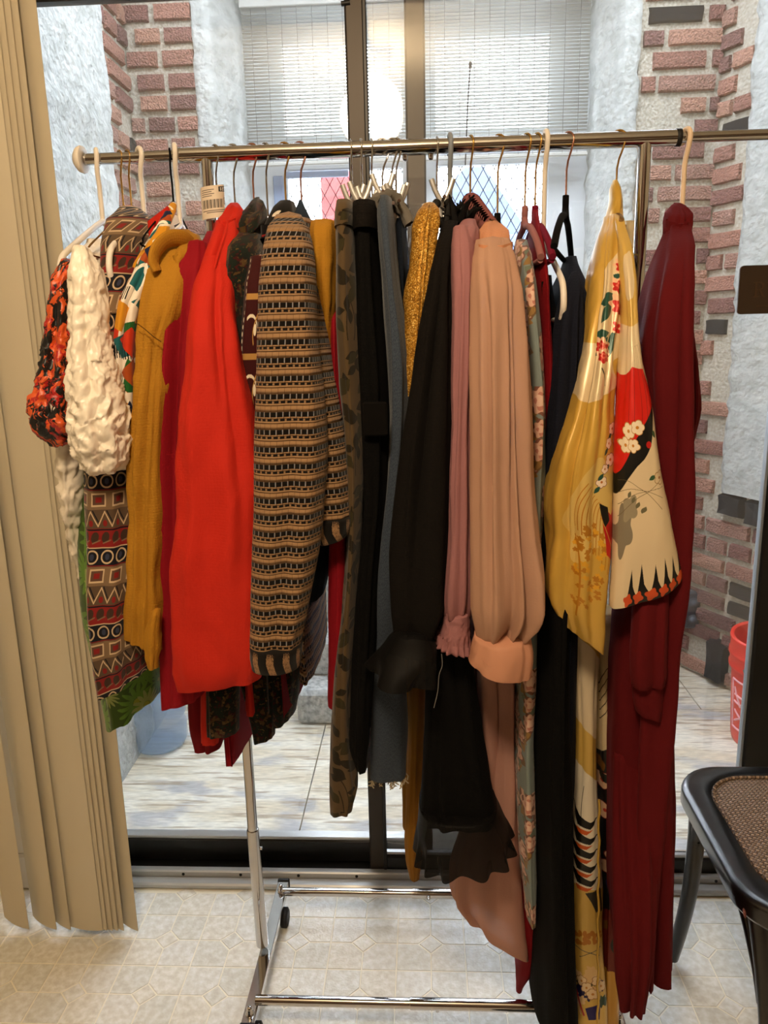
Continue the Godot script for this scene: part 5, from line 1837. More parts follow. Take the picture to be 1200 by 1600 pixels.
	part(g, "front_panel", loft([[1.4696, -0.2408, 0.0154, -1.2, 0.02], [1.4316, -0.2433, 0.0181, -1.18, 0.025], [1.3405, -0.2505, 0.0211, -1.165, 0.025], [1.2473, -0.2547, 0.0209, -1.16, 0.025], [1.1307, -0.2594, 0.0189, -1.16, 0.025], [1.0266, -0.2648, 0.0164, -1.17, 0.025]], {"fold": 0.003, "norm": true, "seed": 29}), M.beaded)
	part(g, "collar", loft([[1.5691, -0.2204, 0.0116, -1.34, 0.02], [1.5562, -0.2214, 0.0188, -1.33, 0.04], [1.5301, -0.2238, 0.0258, -1.31, 0.05], [1.5022, -0.2309, 0.0256, -1.29, 0.05]], {"fold": 0.004, "seed": 30}), M.dotted)
	part(g, "hem", loft([[0.8554, -0.2654, 0.0382, -1.3, 0.05], [0.7582, -0.2684, 0.0388, -1.3, 0.05], [0.6959, -0.2694, 0.0345, -1.3, 0.05], [0.6599, -0.2693, 0.0275, -1.3, 0.04]], {"fold": 0.005, "slant": 0.014, "seed": 31}), M.tapestry)
	part(g, "bodice", trunk(-0.25, 1.54, 1.46, 0.7, 0.17, 0.013, {"seed": 32}), M.dark_red)
	# knitted cardigan
	g = garment("knitted_cardigan", "tan and black chunky woven knit cardigan with dark cuffs", "cardigan", -0.22, 0.6)
	part(g, "sleeve", loft([[1.5273, -0.1954, 0.019, -1.2, 0.02], [1.5068, -0.1921, 0.0277, -1.17, 0.04], [1.4726, -0.1881, 0.0343, -1.14, 0.05], [1.4246, -0.1878, 0.0385, -1.12, 0.055], [1.3571, -0.1896, 0.0423, -1.11, 0.055], [1.271, -0.1888, 0.0484, -1.105, 0.055], [1.1826, -0.1907, 0.0518, -1.1, 0.055], [1.0904, -0.1992, 0.05, -1.1, 0.055], [1.0128, -0.2101, 0.0471, -1.1, 0.05], [0.9322, -0.2224, 0.0421, -1.1, 0.045], [0.8874, -0.2293, 0.039, -1.1, 0.045]], {"cols": 72, "step": 0.008, "fold": 0.004, "nf": 3.0, "wr": 0.003, "seed": 33}), M.knit)
	part(g, "cuff", loft([[0.8942, -0.2289, 0.0399, -1.1, 0.047], [0.8757, -0.2304, 0.0396, -1.1, 0.047], [0.8581, -0.2315, 0.0368, -1.1, 0.044]], {"fold": 0.002, "seed": 34}), M.knit_cuff, "dark stitched cuff")
	part(g, "front_edge", loft([[1.5276, -0.1856, 0.0178, -1.25, 0.03], [1.4852, -0.1713, 0.0125, -1.22, 0.05], [1.4205, -0.1617, 0.0106, -1.2, 0.05], [1.3292, -0.1524, 0.0134, -1.18, 0.05], [1.2368, -0.1448, 0.0199, -1.17, 0.05], [1.1418, -0.1407, 0.0275, -1.165, 0.05], [1.075, -0.1404, 0.0283, -1.16, 0.045]], {"cols": 60, "step": 0.008, "fold": 0.004, "nf": 3.0, "seed": 35}), M.knit)
	part(g, "cuff", loft([[1.0814, -0.1396, 0.0287, -1.16, 0.047], [1.0614, -0.1398, 0.0274, -1.16, 0.047], [1.0443, -0.1401, 0.022, -1.16, 0.042]], {"fold": 0.002, "slant": 0.008, "seed": 36}), M.knit_cuff, "dark stitched cuff")
	part(g, "bodice", trunk(-0.215, 1.53, 1.47, 0.75, 0.15, 0.013, {"seed": 37}), M.knit)

func garments_two() -> void:
	# dark teal top
	var g := garment("teal_blouse", "dark teal blouse showing as a pointed shoulder beside the cardigan", "blouse", -0.2, 0.75)
	part(g, "bodice", loft([[1.5756, -0.2014, 0.0027, -1.37, 0.01], [1.5435, -0.1968, 0.0127, -1.35, 0.06], [1.5056, -0.1915, 0.0176, -1.33, 0.12], [1.3764, -0.1908, 0.0187, -1.31, 0.14], [1.0764, -0.1851, 0.0247, -1.31, 0.14], [0.9661, -0.1877, 0.0235, -1.31, 0.13], [0.9131, -0.1921, 0.0136, -1.31, 0.1]], {"fold": 0.006, "seed": 40}), M.teal)
	# mustard top
	g = garment("mustard_skirt", "golden mustard denim skirt hanging behind the leaf print trousers", "skirt", -0.15, 1.0)
	part(g, "skirt", loft([[1.5241, -0.1501, 0.0208, -1.26, 0.04], [1.5051, -0.1488, 0.0226, -1.25, 0.06], [1.4496, -0.1483, 0.0231, -1.24, 0.06], [1.3755, -0.1489, 0.0229, -1.24, 0.06], [1.2992, -0.1479, 0.0212, -1.24, 0.06], [1.2206, -0.147, 0.0195, -1.24, 0.06]], {"fold": 0.008, "nf": 3.0, "wr": 0.012, "wf": 8.0, "wy": 1.0, "seed": 41}), M.mustard)
	# red dress edge
	g = garment("scarlet_dress", "narrow red dress edge beside the olive leaf print trousers", "dress", -0.13, 0.5)
	part(g, "skirt", loft([[1.438, -0.1393, 0.0085, -1.32, 0.03], [1.3756, -0.1346, 0.0133, -1.28, 0.08], [1.2315, -0.1321, 0.0165, -1.26, 0.1], [1.0276, -0.1369, 0.0187, -1.26, 0.1], [0.864, -0.145, 0.0171, -1.26, 0.1], [0.7394, -0.1527, 0.0169, -1.26, 0.09]], {"fold": 0.005, "seed": 42}), M.crimson)
	# leaf print trousers
	g = garment("leaf_print_trousers", "olive brown leaf print trousers hung from clips", "trousers", -0.115, 0.25)
	part(g, "leg", loft([[1.5448, -0.1153, 0.0117, -1.25, 0.05], [1.5239, -0.1135, 0.0145, -1.24, 0.07], [1.4195, -0.1113, 0.0184, -1.22, 0.07], [1.2813, -0.1092, 0.0207, -1.21, 0.07], [1.1964, -0.1061, 0.0179, -1.2, 0.07], [1.0474, -0.1109, 0.0143, -1.2, 0.07], [0.9525, -0.1203, 0.0146, -1.2, 0.065], [0.8645, -0.1318, 0.017, -1.2, 0.06], [0.7636, -0.1407, 0.0195, -1.2, 0.06], [0.6493, -0.1463, 0.0221, -1.2, 0.04], [0.5834, -0.1466, 0.0258, -1.2, 0.03], [0.5359, -0.1517, 0.0192, -1.2, 0.025]], {"fold": 0.006, "nf": 3.0, "seed": 43}), M.leaves_print)
	part(g, "waistband", loft([[1.5477, -0.1146, 0.0131, -1.25, 0.055], [1.5285, -0.1137, 0.0154, -1.245, 0.075], [1.5085, -0.1134, 0.0159, -1.24, 0.074]], {"fold": 0.001, "seed": 44}), M.leaves_print)
	# black cargo trousers
	g = garment("cargo_trousers", "black cotton cargo trousers with pocket flap hung from clips", "trousers", -0.09, 0.35)
	part(g, "leg", loft([[1.541, -0.0834, 0.0173, -1.24, 0.06], [1.4633, -0.0815, 0.0186, -1.22, 0.07], [1.3729, -0.0784, 0.0201, -1.2, 0.07], [1.2819, -0.0742, 0.0222, -1.185, 0.065], [1.1879, -0.0731, 0.0201, -1.18, 0.06], [1.0904, -0.0766, 0.0194, -1.18, 0.06], [0.989, -0.0879, 0.0193, -1.18, 0.06], [0.8819, -0.0966, 0.0192, -1.18, 0.055], [0.7697, -0.1068, 0.0181, -1.18, 0.05], [0.6756, -0.1134, 0.0168, -1.18, 0.045], [0.6353, -0.1111, 0.0098, -1.18, 0.03]], {"fold": 0.006, "nf": 3.0, "seed": 45}), M.black)
	part(g, "waistband", loft([[1.543, -0.0832, 0.0192, -1.24, 0.065], [1.5261, -0.0826, 0.0196, -1.235, 0.075], [1.5027, -0.082, 0.0196, -1.23, 0.075]], {"fold": 0.001, "seed": 46}), M.soft_black)
	var b := MB.new()
	b.box(Vector3(-0.0693, 1.2328, -1.112), Vector3(0.036, 0.05, 0.006), 0.003)
	part(g, "pocket_flap", b, M.soft_black)
	# dotted dress
	g = garment("dotted_dress", "black dress with small red and cream dots beside the jeans", "dress", -0.08, 0.35)
	part(g, "skirt", loft([[1.5442, -0.0707, 0.0102, -1.31, 0.03], [1.4887, -0.0715, 0.0132, -1.3, 0.08], [1.355, -0.0745, 0.0142, -1.28, 0.1], [1.0772, -0.0865, 0.0117, -1.27, 0.1], [0.8638, -0.0955, 0.0115, -1.26, 0.1], [0.7454, -0.1006, 0.0112, -1.26, 0.09], [0.6205, -0.1077, 0.0081, -1.26, 0.08]], {"fold": 0.004, "seed": 47}), M.dotted)
	# jeans
	g = garment("fleece_lined_jeans", "faded blue jeans with grey fleece waist and frayed hem", "jeans", -0.06, 0.35)
	part(g, "leg", loft([[1.5519, -0.055, 0.0116, -1.25, 0.05], [1.5222, -0.0529, 0.0134, -1.24, 0.07], [1.4179, -0.0457, 0.0144, -1.22, 0.07], [1.3173, -0.0377, 0.0185, -1.21, 0.07], [1.2325, -0.0384, 0.0178, -1.21, 0.07], [1.1351, -0.0463, 0.0161, -1.21, 0.07], [1.034, -0.0576, 0.0175, -1.21, 0.07], [0.9272, -0.0631, 0.0231, -1.21, 0.065], [0.8081, -0.0644, 0.0296, -1.21, 0.04], [0.6873, -0.066, 0.0325, -1.21, 0.03], [0.5974, -0.0685, 0.0314, -1.21, 0.025]], {"fold": 0.004, "nf": 3.0, "seed": 48}), M.denim)
	b = MB.new()
	for k in 60:
		var x0: float = lerpf(Vector3(-0.1, 0.5971, -1.19).x, Vector3(-0.0368, 0.5951, -1.19).x, rng.randf())
		var y0: float = Vector3(-0.0744, 0.5985, -1.19).y
		var z0 := rng.randf_range(-1.225, -1.184)
		b.tube([Vector3(x0, y0, z0), Vector3(x0 + rng.randf_range(-0.004, 0.004), y0 - 0.005, z0 + 0.001), Vector3(x0 + rng.randf_range(-0.007, 0.007), y0 - rng.randf_range(0.006, 0.012), z0 + 0.002)], 0.0011, 5)
	var fr := part(g, "frayed_hem", b, mat(Color(0.62, 0.56, 0.44), 0.95))
	fr.set_meta("kind", "stuff")
	b = MB.new()
	var ring := []
	for k in 15:
		var f := k / 14.0
		ring.append(Vector3(-0.0687, 1.5401, -1.2).lerp(Vector3(-0.0173, 1.5182, -1.26), f) + Vector3(0, 0.028 * sin(PI * f), -0.03 * sin(PI * f)))
	b.tube(ring, 0.009, 14)
	for i in b.v.size():
		b.v[i] += Vector3(noise.get_noise_3d(b.v[i].x * 900, b.v[i].y * 900, b.v[i].z * 900), noise.get_noise_3d(b.v[i].y * 900, b.v[i].z * 900, b.v[i].x * 900), 0) * 0.008
	part(g, "fleece_waist", b, M.fleece, "grey fleece waistband")
	# navy jeans
	g = garment("navy_jeans", "dark navy jeans tucked between the faded jeans and gold trousers", "jeans", -0.03, 0.7)
	part(g, "leg", loft([[1.5356, -0.0351, 0.0113, -1.32, 0.05], [1.4502, -0.0318, 0.0132, -1.3, 0.08], [1.2754, -0.0284, 0.0156, -1.29, 0.08], [0.9587, -0.0338, 0.0165, -1.29, 0.08]], {"fold": 0.005, "seed": 49}), M.dark_denim)
	# gold glitter trousers
	g = garment("glitter_trousers", "gold glitter trousers gathered at the clips", "trousers", 0.02, 0.2)
	part(g, "waist", loft([[1.5448, 0.0135, 0.0107, -1.25, 0.02], [1.5303, 0.0126, 0.0176, -1.23, 0.04], [1.5067, 0.0076, 0.0213, -1.22, 0.05], [1.4617, 0.0037, 0.0208, -1.21, 0.05], [1.4166, -0.0015, 0.0218, -1.2, 0.05], [1.3533, -0.0062, 0.0221, -1.2, 0.05], [1.2601, -0.0093, 0.0225, -1.2, 0.05]], {"fold": 0.010, "nf": 3.0, "rise": 0.9, "wr": 0.008, "wf": 12.0, "wy": 0.8, "seed": 50}), M.glitter)
	part(g, "leg", loft([[1.2766, -0.0084, 0.0181, -1.24, 0.05], [1.0649, -0.0103, 0.0183, -1.28, 0.05], [0.7718, -0.0143, 0.0175, -1.32, 0.045], [0.625, -0.0199, 0.0169, -1.33, 0.04], [0.4436, -0.0243, 0.0181, -1.34, 0.04], [0.3418, -0.0275, 0.0165, -1.34, 0.035], [0.2933, -0.0269, 0.0102, -1.34, 0.02]], {"fold": 0.003, "seed": 51}), M.gold_velour)
	part(g, "leg", loft([[0.7863, -0.0293, 0.0136, -1.4, 0.04], [0.5115, -0.0367, 0.0122, -1.4, 0.03], [0.3643, -0.0396, 0.0105, -1.4, 0.02]], {"fold": 0.003, "seed": 52}), M.gold_velour)
	# black ruffled dress
	g = garment("ruffled_black_dress", "black dress with feathered neck, sheer cuff and organza flounce", "dress", 0.06, 0.15)
	part(g, "sleeve", loft([[1.5134, 0.0433, 0.0123, -1.22, 0.02], [1.4819, 0.0364, 0.0139, -1.19, 0.035], [1.4395, 0.0289, 0.0164, -1.16, 0.045], [1.3698, 0.0216, 0.0245, -1.14, 0.05], [1.2828, 0.0134, 0.032, -1.13, 0.05], [1.1942, 0.0042, 0.037, -1.12, 0.05], [1.1015, -0.0034, 0.0424, -1.12, 0.05], [1.005, -0.0089, 0.0437, -1.12, 0.05], [0.9439, -0.0116, 0.0424, -1.12, 0.045], [0.8998, -0.0176, 0.0325, -1.12, 0.035]], {"cols": 56, "fold": 0.007, "nf": 3.0, "seed": 53}), M.soft_black)
	part(g, "cuff_frill", loft([[0.9105, -0.0212, 0.0244, -1.11, 0.03], [0.8941, -0.0224, 0.0369, -1.105, 0.045], [0.871, -0.0285, 0.0466, -1.1, 0.06], [0.8434, -0.0377, 0.0478, -1.1, 0.065]], {"cols": 96, "step": 0.008, "fold": 0.002, "ruff": 0.012, "nr": 5.0, "slant": -0.006, "hem": false, "seed": 54}), M.organza, "sheer black cuff frill")
	part(g, "skirt", loft([[1.5355, 0.0493, 0.014, -1.39, 0.03], [1.4404, 0.0466, 0.0237, -1.37, 0.14], [1.1781, 0.0442, 0.033, -1.3, 0.14], [0.9197, 0.0363, 0.0366, -1.22, 0.09], [0.8145, 0.0395, 0.0411, -1.2, 0.075], [0.7053, 0.0452, 0.0501, -1.19, 0.07], [0.6039, 0.0501, 0.0605, -1.185, 0.07], [0.5479, 0.053, 0.0663, -1.18, 0.07]], {"cols": 64, "fold": 0.008, "nf": 4.0, "seed": 55}), M.black)
	part(g, "flounce", loft([[0.5722, 0.0519, 0.066, -1.18, 0.075], [0.5476, 0.0561, 0.0716, -1.18, 0.08], [0.5184, 0.0606, 0.0787, -1.175, 0.085], [0.4829, 0.0633, 0.0819, -1.175, 0.088]], {"cols": 140, "step": 0.008, "fold": 0.002, "ruff": 0.009, "nr": 13.0, "slant": 0.010, "hem": false, "seed": 56}), M.organza, "sheer black organza flounce")
	b = MB.new()
	for k in 46:
		var f := rng.randf()
		var base: Vector3 = Vector3(0.0316, 1.5141, -1.24).lerp(Vector3(0.0735, 1.5137, -1.26), f) + Vector3(0, 0, rng.randf_range(-0.05, 0.02))
		var tip := base + Vector3(rng.randf_range(-0.03, 0.03), rng.randf_range(0.012, 0.042), rng.randf_range(-0.01, 0.02))
		b.tube([base, base.lerp(tip, 0.5) + Vector3(0, 0.006, 0), tip], [0.006, 0.004, 0.0008], 6, true, 0.25)
	fr = part(g, "feather_trim", b, M.organza, "black feathery neck trim")
	fr.set_meta("kind", "stuff")
	# loose thread
	b = MB.new()
	b.tube(smooth_line([Vector3(0.0233, 0.8951, -1.05), Vector3(0.0241, 0.877, -1.05), Vector3(0.0194, 0.8618, -1.05), Vector3(0.0173, 0.8363, -1.05), Vector3(0.0114, 0.8095, -1.05)], 4), 0.0006, 5)
	part(g, "loose_thread", b, M.cord)
	# mauve blouse
	g = garment("mauve_blouse", "dusty mauve blouse with smocked frilled cuff", "blouse", 0.08, 0.55)
	part(g, "sleeve", loft([[1.5009, 0.0583, 0.0119, -1.18, 0.025], [1.4735, 0.059, 0.0172, -1.16, 0.035], [1.4205, 0.0592, 0.0193, -1.14, 0.04], [1.3517, 0.0574, 0.0189, -1.13, 0.04], [1.2641, 0.0549, 0.0196, -1.125, 0.04], [1.1739, 0.0523, 0.0204, -1.12, 0.04], [1.0799, 0.0513, 0.0217, -1.12, 0.04], [1.0021, 0.0507, 0.0225, -1.12, 0.04], [0.9558, 0.0493, 0.0223, -1.12, 0.035], [0.9303, 0.0489, 0.019, -1.12, 0.028]], {"fold": 0.007, "nf": 3.0, "wr": 0.006, "seed": 57}), M.mauve)
	part(g, "smocked_cuff", loft([[0.9365, 0.0479, 0.018, -1.12, 0.028], [0.9135, 0.0459, 0.022, -1.12, 0.03], [0.8907, 0.0439, 0.025, -1.12, 0.033], [0.8772, 0.0428, 0.0271, -1.12, 0.036]], {"cols": 96, "step": 0.0035, "fold": 0.001, "wr": 0.010, "wf": 60.0, "wy": 1.0, "ruff": 0.004, "nr": 16.0, "slant": -0.008, "seed": 58}), M.mauve, "smocked elastic cuff with frilled edge")
	part(g, "hood", loft([[1.518, 0.073, 0.0106, -1.24, 0.02], [1.4983, 0.0665, 0.0176, -1.2, 0.04], [1.4567, 0.0612, 0.0191, -1.17, 0.045], [1.424, 0.0637, 0.0146, -1.16, 0.03]], {"fold": 0.007, "nf": 3.0, "wr": 0.014, "wf": 12.0, "wy": 1.0, "seed": 59}), M.mauve)
	b = MB.new()
	var rp := []
	for k in 40:
		rp.append(Vector3(0.0802, 1.5596, -1.34).lerp(Vector3(0.105, 1.509, -1.26), k / 39.0) + Vector3(0.003 * sin(k * 2.1), 0, 0))
	var rr := []
	for k in 40:
		rr.append(0.014 + 0.0035 * sin(k * 2.1))
	b.tube(rp, rr, 16)
	part(g, "ruched_collar", b, cloth(Color(0.50, 0.30, 0.29), 0.85))
	part(g, "bodice", trunk(0.085, 1.53, 1.46, 0.7, 0.15, 0.013, {"seed": 60}), M.mauve)
	# peach chiffon blouse
	g = garment("chiffon_blouse", "peach chiffon blouse with full sheer sleeve and satin cuff", "blouse", 0.13, 0.5)
	part(g, "sleeve", loft([[1.4796, 0.1023, 0.0243, -1.16, 0.03], [1.4527, 0.1017, 0.0314, -1.14, 0.045], [1.4091, 0.1043, 0.0371, -1.12, 0.055], [1.3253, 0.1081, 0.0414, -1.11, 0.06], [1.2403, 0.1103, 0.044, -1.1, 0.06], [1.152, 0.1131, 0.0475, -1.1, 0.06], [1.0616, 0.1169, 0.0514, -1.095, 0.06], [0.9973, 0.1214, 0.055, -1.09, 0.06], [0.9541, 0.1234, 0.0551, -1.09, 0.06], [0.9266, 0.1222, 0.0489, -1.09, 0.05], [0.9038, 0.1163, 0.0389, -1.09, 0.035]], {"cols": 80, "fold": 0.013, "nf": 5.0, "wr": 0.005, "seed": 61}), M.peach)
	part(g, "cuff", loft([[0.9118, 0.1153, 0.0417, -1.09, 0.035], [0.8955, 0.1153, 0.0437, -1.09, 0.04], [0.874, 0.1141, 0.0462, -1.09, 0.042], [0.8585, 0.1114, 0.0473, -1.09, 0.044]], {"fold": 0.006, "nf": 3.0, "rise": 0.8, "wr": 0.006, "wf": 16.0, "wy": 1.0, "slant": -0.012, "lean": -0.006, "seed": 62}), M.peach_satin, "peach satin cuff")
	part(g, "collar", loft([[1.5096, 0.1065, 0.0132, -1.22, 0.03], [1.4979, 0.1043, 0.0222, -1.2, 0.05], [1.4796, 0.1021, 0.0268, -1.18, 0.055], [1.4576, 0.102, 0.0297, -1.16, 0.05]], {"fold": 0.009, "nf": 3.0, "rise": 0.9, "wr": 0.008, "lean": -0.010, "seed": 63}), cloth(Color(0.76, 0.53, 0.39), 0.75))
	part(g, "bodice", trunk(0.13, 1.52, 1.46, 0.72, 0.15, 0.013, {"seed": 64}), M.peach_satin)
	# peach skirt
	g = garment("peach_skirt", "long peach pink chiffon skirt with curved hem below the black flounce", "skirt", 0.12, 0.1)
	part(g, "skirt", loft([[0.929, 0.1196, 0.0258, -1.34, 0.03], [0.8902, 0.1193, 0.0331, -1.29, 0.08], [0.8104, 0.1202, 0.0352, -1.27, 0.09], [0.6736, 0.1259, 0.0337, -1.26, 0.06], [0.5564, 0.1216, 0.0432, -1.25, 0.06], [0.458, 0.1128, 0.0577, -1.245, 0.06], [0.3703, 0.1084, 0.07, -1.24, 0.06], [0.2999, 0.1149, 0.072, -1.24, 0.055], [0.2556, 0.1279, 0.0635, -1.24, 0.05]], {"cols": 72, "fold": 0.012, "nf": 4.0, "slant": -0.045, "seed": 65}), M.peach_skirt)
	# rose print dress
	g = garment("rose_print_dress", "long grey blue dress with rose print beside the peach blouse", "dress", 0.178, 0.1)
	part(g, "skirt", loft([[1.4957, 0.162, 0.0092, -1.32, 0.02], [1.4689, 0.1592, 0.0119, -1.28, 0.05], [1.4136, 0.1588, 0.0144, -1.24, 0.08], [1.3222, 0.1665, 0.0154, -1.22, 0.08], [1.2298, 0.171, 0.0155, -1.21, 0.08], [1.0844, 0.1702, 0.0179, -1.21, 0.08], [0.873, 0.1655, 0.0167, -1.22, 0.08], [0.705, 0.1655, 0.014, -1.22, 0.08], [0.5871, 0.1688, 0.0143, -1.22, 0.08], [0.4644, 0.1745, 0.0146, -1.22, 0.08], [0.3359, 0.1824, 0.0109, -1.22, 0.07]], {"fold": 0.005, "nf": 3.0, "seed": 66}), M.roses)

func garments_three() -> void:
	# dark red dress
	var g := garment("wine_dress", "wine red dress whose pointed hem hangs below the peach skirt", "dress", 0.195, 0.02)
	part(g, "skirt", loft([[1.5458, 0.1893, 0.0042, -1.36, 0.015], [1.4851, 0.1855, 0.0081, -1.33, 0.08], [1.4146, 0.184, 0.01, -1.3, 0.12], [1.2732, 0.1909, 0.0112, -1.29, 0.12], [0.9674, 0.1918, 0.0161, -1.29, 0.12], [0.6237, 0.1883, 0.0217, -1.29, 0.12], [0.3027, 0.1897, 0.0241, -1.29, 0.1], [0.1609, 0.1864, 0.0198, -1.29, 0.06], [0.0757, 0.178, 0.0063, -1.29, 0.012]], {"fold": 0.003, "seed": 70}), M.dark_red)
	# long black dress
	g = garment("long_black_dress", "long black velvet dress reaching the floor beside the kimono", "dress", 0.215, 0.0)
	part(g, "skirt", loft([[1.4438, 0.2146, 0.0065, -1.38, 0.02], [1.3689, 0.2095, 0.011, -1.35, 0.1], [1.2541, 0.2057, 0.0158, -1.3, 0.14], [1.0854, 0.2059, 0.0214, -1.26, 0.15], [0.8877, 0.2061, 0.0281, -1.24, 0.15], [0.7308, 0.2098, 0.0319, -1.23, 0.15], [0.5668, 0.2149, 0.0337, -1.22, 0.15], [0.381, 0.2214, 0.0358, -1.21, 0.13], [0.1308, 0.2307, 0.0397, -1.21, 0.13]], {"fold": 0.010, "nf": 4.0, "seed": 71}), M.black)
	part(g, "strap", loft([[1.4232, 0.1809, 0.0028, -1.2, 0.004], [1.3864, 0.1832, 0.0024, -1.2, 0.004], [1.3107, 0.19, 0.0024, -1.22, 0.004]], {"fold": 0.0, "wr": 0.0, "cols": 12, "seed": 72}), M.black)
	var b := MB.new()
	b.tube(smooth_line([Vector3(0.1845, 1.3995, -1.2), Vector3(0.1818, 1.3921, -1.2), Vector3(0.1857, 1.3865, -1.2), Vector3(0.1875, 1.3938, -1.2), Vector3(0.1845, 1.3995, -1.2)], 4), 0.0012, 7)
	part(g, "strap_ring", b, M.chrome)
	# navy top
	g = garment("navy_blouse", "navy blue long sleeved blouse on a black velvet hanger", "blouse", 0.25, 0.4)
	part(g, "sleeve", loft([[1.441, 0.2406, 0.0054, -1.27, 0.015], [1.414, 0.231, 0.015, -1.24, 0.03], [1.3758, 0.2222, 0.0204, -1.21, 0.04], [1.3119, 0.2178, 0.0254, -1.19, 0.045], [1.2198, 0.2146, 0.0262, -1.18, 0.045], [1.1238, 0.2122, 0.0242, -1.18, 0.045], [0.9831, 0.2133, 0.0239, -1.18, 0.045], [0.8236, 0.2159, 0.0246, -1.18, 0.045], [0.7119, 0.2191, 0.0251, -1.18, 0.045], [0.6354, 0.2212, 0.0218, -1.18, 0.035]], {"fold": 0.008, "nf": 3.0, "slant": 0.004, "seed": 73}), M.navy)
	part(g, "bodice", loft([[1.4738, 0.2542, 0.0081, -1.39, 0.03], [1.4063, 0.2468, 0.0224, -1.37, 0.15], [1.1754, 0.2311, 0.0279, -1.3, 0.14], [0.8729, 0.2244, 0.0276, -1.26, 0.13], [0.6482, 0.2259, 0.0281, -1.25, 0.12], [0.5005, 0.2288, 0.026, -1.25, 0.11]], {"fold": 0.006, "seed": 74}), M.navy)

	# gold satin kimono
	g = garment("satin_kimono", "gold and cream satin kimono printed with peonies, crane and feathers", "kimono", 0.33, 0.0)
	part(g, "collar", loft([[1.5935, 0.3234, 0.0026, -1.385, 0.006], [1.5804, 0.3231, 0.0078, -1.38, 0.016], [1.5605, 0.3228, 0.0094, -1.37, 0.02], [1.5394, 0.3192, 0.0124, -1.36, 0.02], [1.5149, 0.3113, 0.0172, -1.33, 0.03], [1.4904, 0.3031, 0.0209, -1.3, 0.03]], {"fold": 0.004, "nf": 2.0, "wr": 0.008, "wf": 14.0, "seed": 75}), M.gold_satin)
	part(g, "hanging_sleeve", loft([[1.5253, 0.3043, 0.0149, -1.3, 0.02], [1.4874, 0.2909, 0.0197, -1.26, 0.035], [1.4379, 0.2781, 0.0249, -1.22, 0.045], [1.3828, 0.269, 0.0277, -1.19, 0.05], [1.3296, 0.2616, 0.0298, -1.17, 0.05], [1.277, 0.2527, 0.0334, -1.155, 0.055], [1.224, 0.2448, 0.0376, -1.145, 0.055], [1.1708, 0.2355, 0.0433, -1.135, 0.055], [1.1069, 0.2284, 0.0492, -1.13, 0.055], [1.0488, 0.2307, 0.048, -1.13, 0.05], [0.9903, 0.2299, 0.0485, -1.13, 0.05], [0.939, 0.2304, 0.0467, -1.13, 0.045], [0.8934, 0.2391, 0.0389, -1.13, 0.03]], {"cols": 72, "step": 0.012, "fold": 0.009, "nf": 3.0, "wr": 0.012, "wf": 7.0, "wy": 0.5, "norm": true, "slant": -0.032, "seed": 76}), M.kimono_gold)
	part(g, "sleeve", loft([[1.5159, 0.2985, 0.0066, -1.24, 0.012], [1.4727, 0.2977, 0.0087, -1.2, 0.02], [1.4259, 0.296, 0.0108, -1.17, 0.025], [1.3727, 0.2952, 0.0121, -1.15, 0.03], [1.3204, 0.2943, 0.0147, -1.13, 0.03], [1.2593, 0.2987, 0.0223, -1.12, 0.03], [1.1978, 0.3023, 0.0291, -1.11, 0.03], [1.1348, 0.3086, 0.0356, -1.105, 0.03], [1.0613, 0.3151, 0.0428, -1.1, 0.03], [0.9932, 0.3226, 0.0499, -1.1, 0.026], [0.9726, 0.3249, 0.0511, -1.1, 0.022]], {"cols": 60, "step": 0.012, "fold": 0.003, "nf": 2.0, "wr": 0.005, "norm": true, "slant": 0.022, "lean": -0.008, "seed": 77}), M.kimono_cream)
	part(g, "front", loft([[0.9205, 0.2626, 0.0341, -1.25, 0.02], [0.8627, 0.2631, 0.0324, -1.24, 0.04], [0.7873, 0.2659, 0.0273, -1.23, 0.04], [0.6876, 0.2691, 0.0227, -1.22, 0.04], [0.5915, 0.2736, 0.023, -1.22, 0.04], [0.4994, 0.2737, 0.0277, -1.21, 0.04], [0.3847, 0.2795, 0.0287, -1.21, 0.04], [0.252, 0.2872, 0.0311, -1.21, 0.04], [0.1099, 0.2944, 0.0345, -1.2, 0.04], [0.0672, 0.2959, 0.0347, -1.2, 0.04]], {"cols": 56, "fold": 0.003, "nf": 2.0, "wr": 0.005, "norm": true, "seed": 78}), M.kimono_low)
	part(g, "lining", loft([[0.8706, 0.316, 0.0222, -1.3, 0.03], [0.7958, 0.3121, 0.023, -1.27, 0.05], [0.6578, 0.3178, 0.0233, -1.26, 0.05], [0.5082, 0.3253, 0.0228, -1.26, 0.05], [0.351, 0.332, 0.0234, -1.26, 0.05], [0.223, 0.334, 0.0225, -1.25, 0.05], [0.0589, 0.3397, 0.0218, -1.25, 0.05]], {"fold": 0.004, "norm": true, "seed": 79}), M.kimono_dark)
	part(g, "far_sleeve", loft([[1.5412, 0.374, 0.0126, -1.5, 0.03], [1.4591, 0.3873, 0.014, -1.52, 0.05], [1.3455, 0.4017, 0.0156, -1.54, 0.05], [0.9981, 0.419, 0.0217, -1.55, 0.05]], {"fold": 0.005, "norm": true, "seed": 80}), M.kimono_dark)
	b = MB.new()
	var sl := []
	for k in 24:
		sl.append(Vector3(0.2888, 0.5804, -1.168).lerp(Vector3(0.3017, 0.1376, -1.158), k / 23.0) + Vector3(0.0015 * sin(k * 1.9), 0, 0))
	b.tube(sl, 0.0022, 8)
	part(g, "edge_piping", b, M.gold_satin)

	# maroon velvet dress
	g = garment("velvet_dress", "long maroon velvet dress on the cream hanger at the bar extension", "dress", 0.44, 0.02)
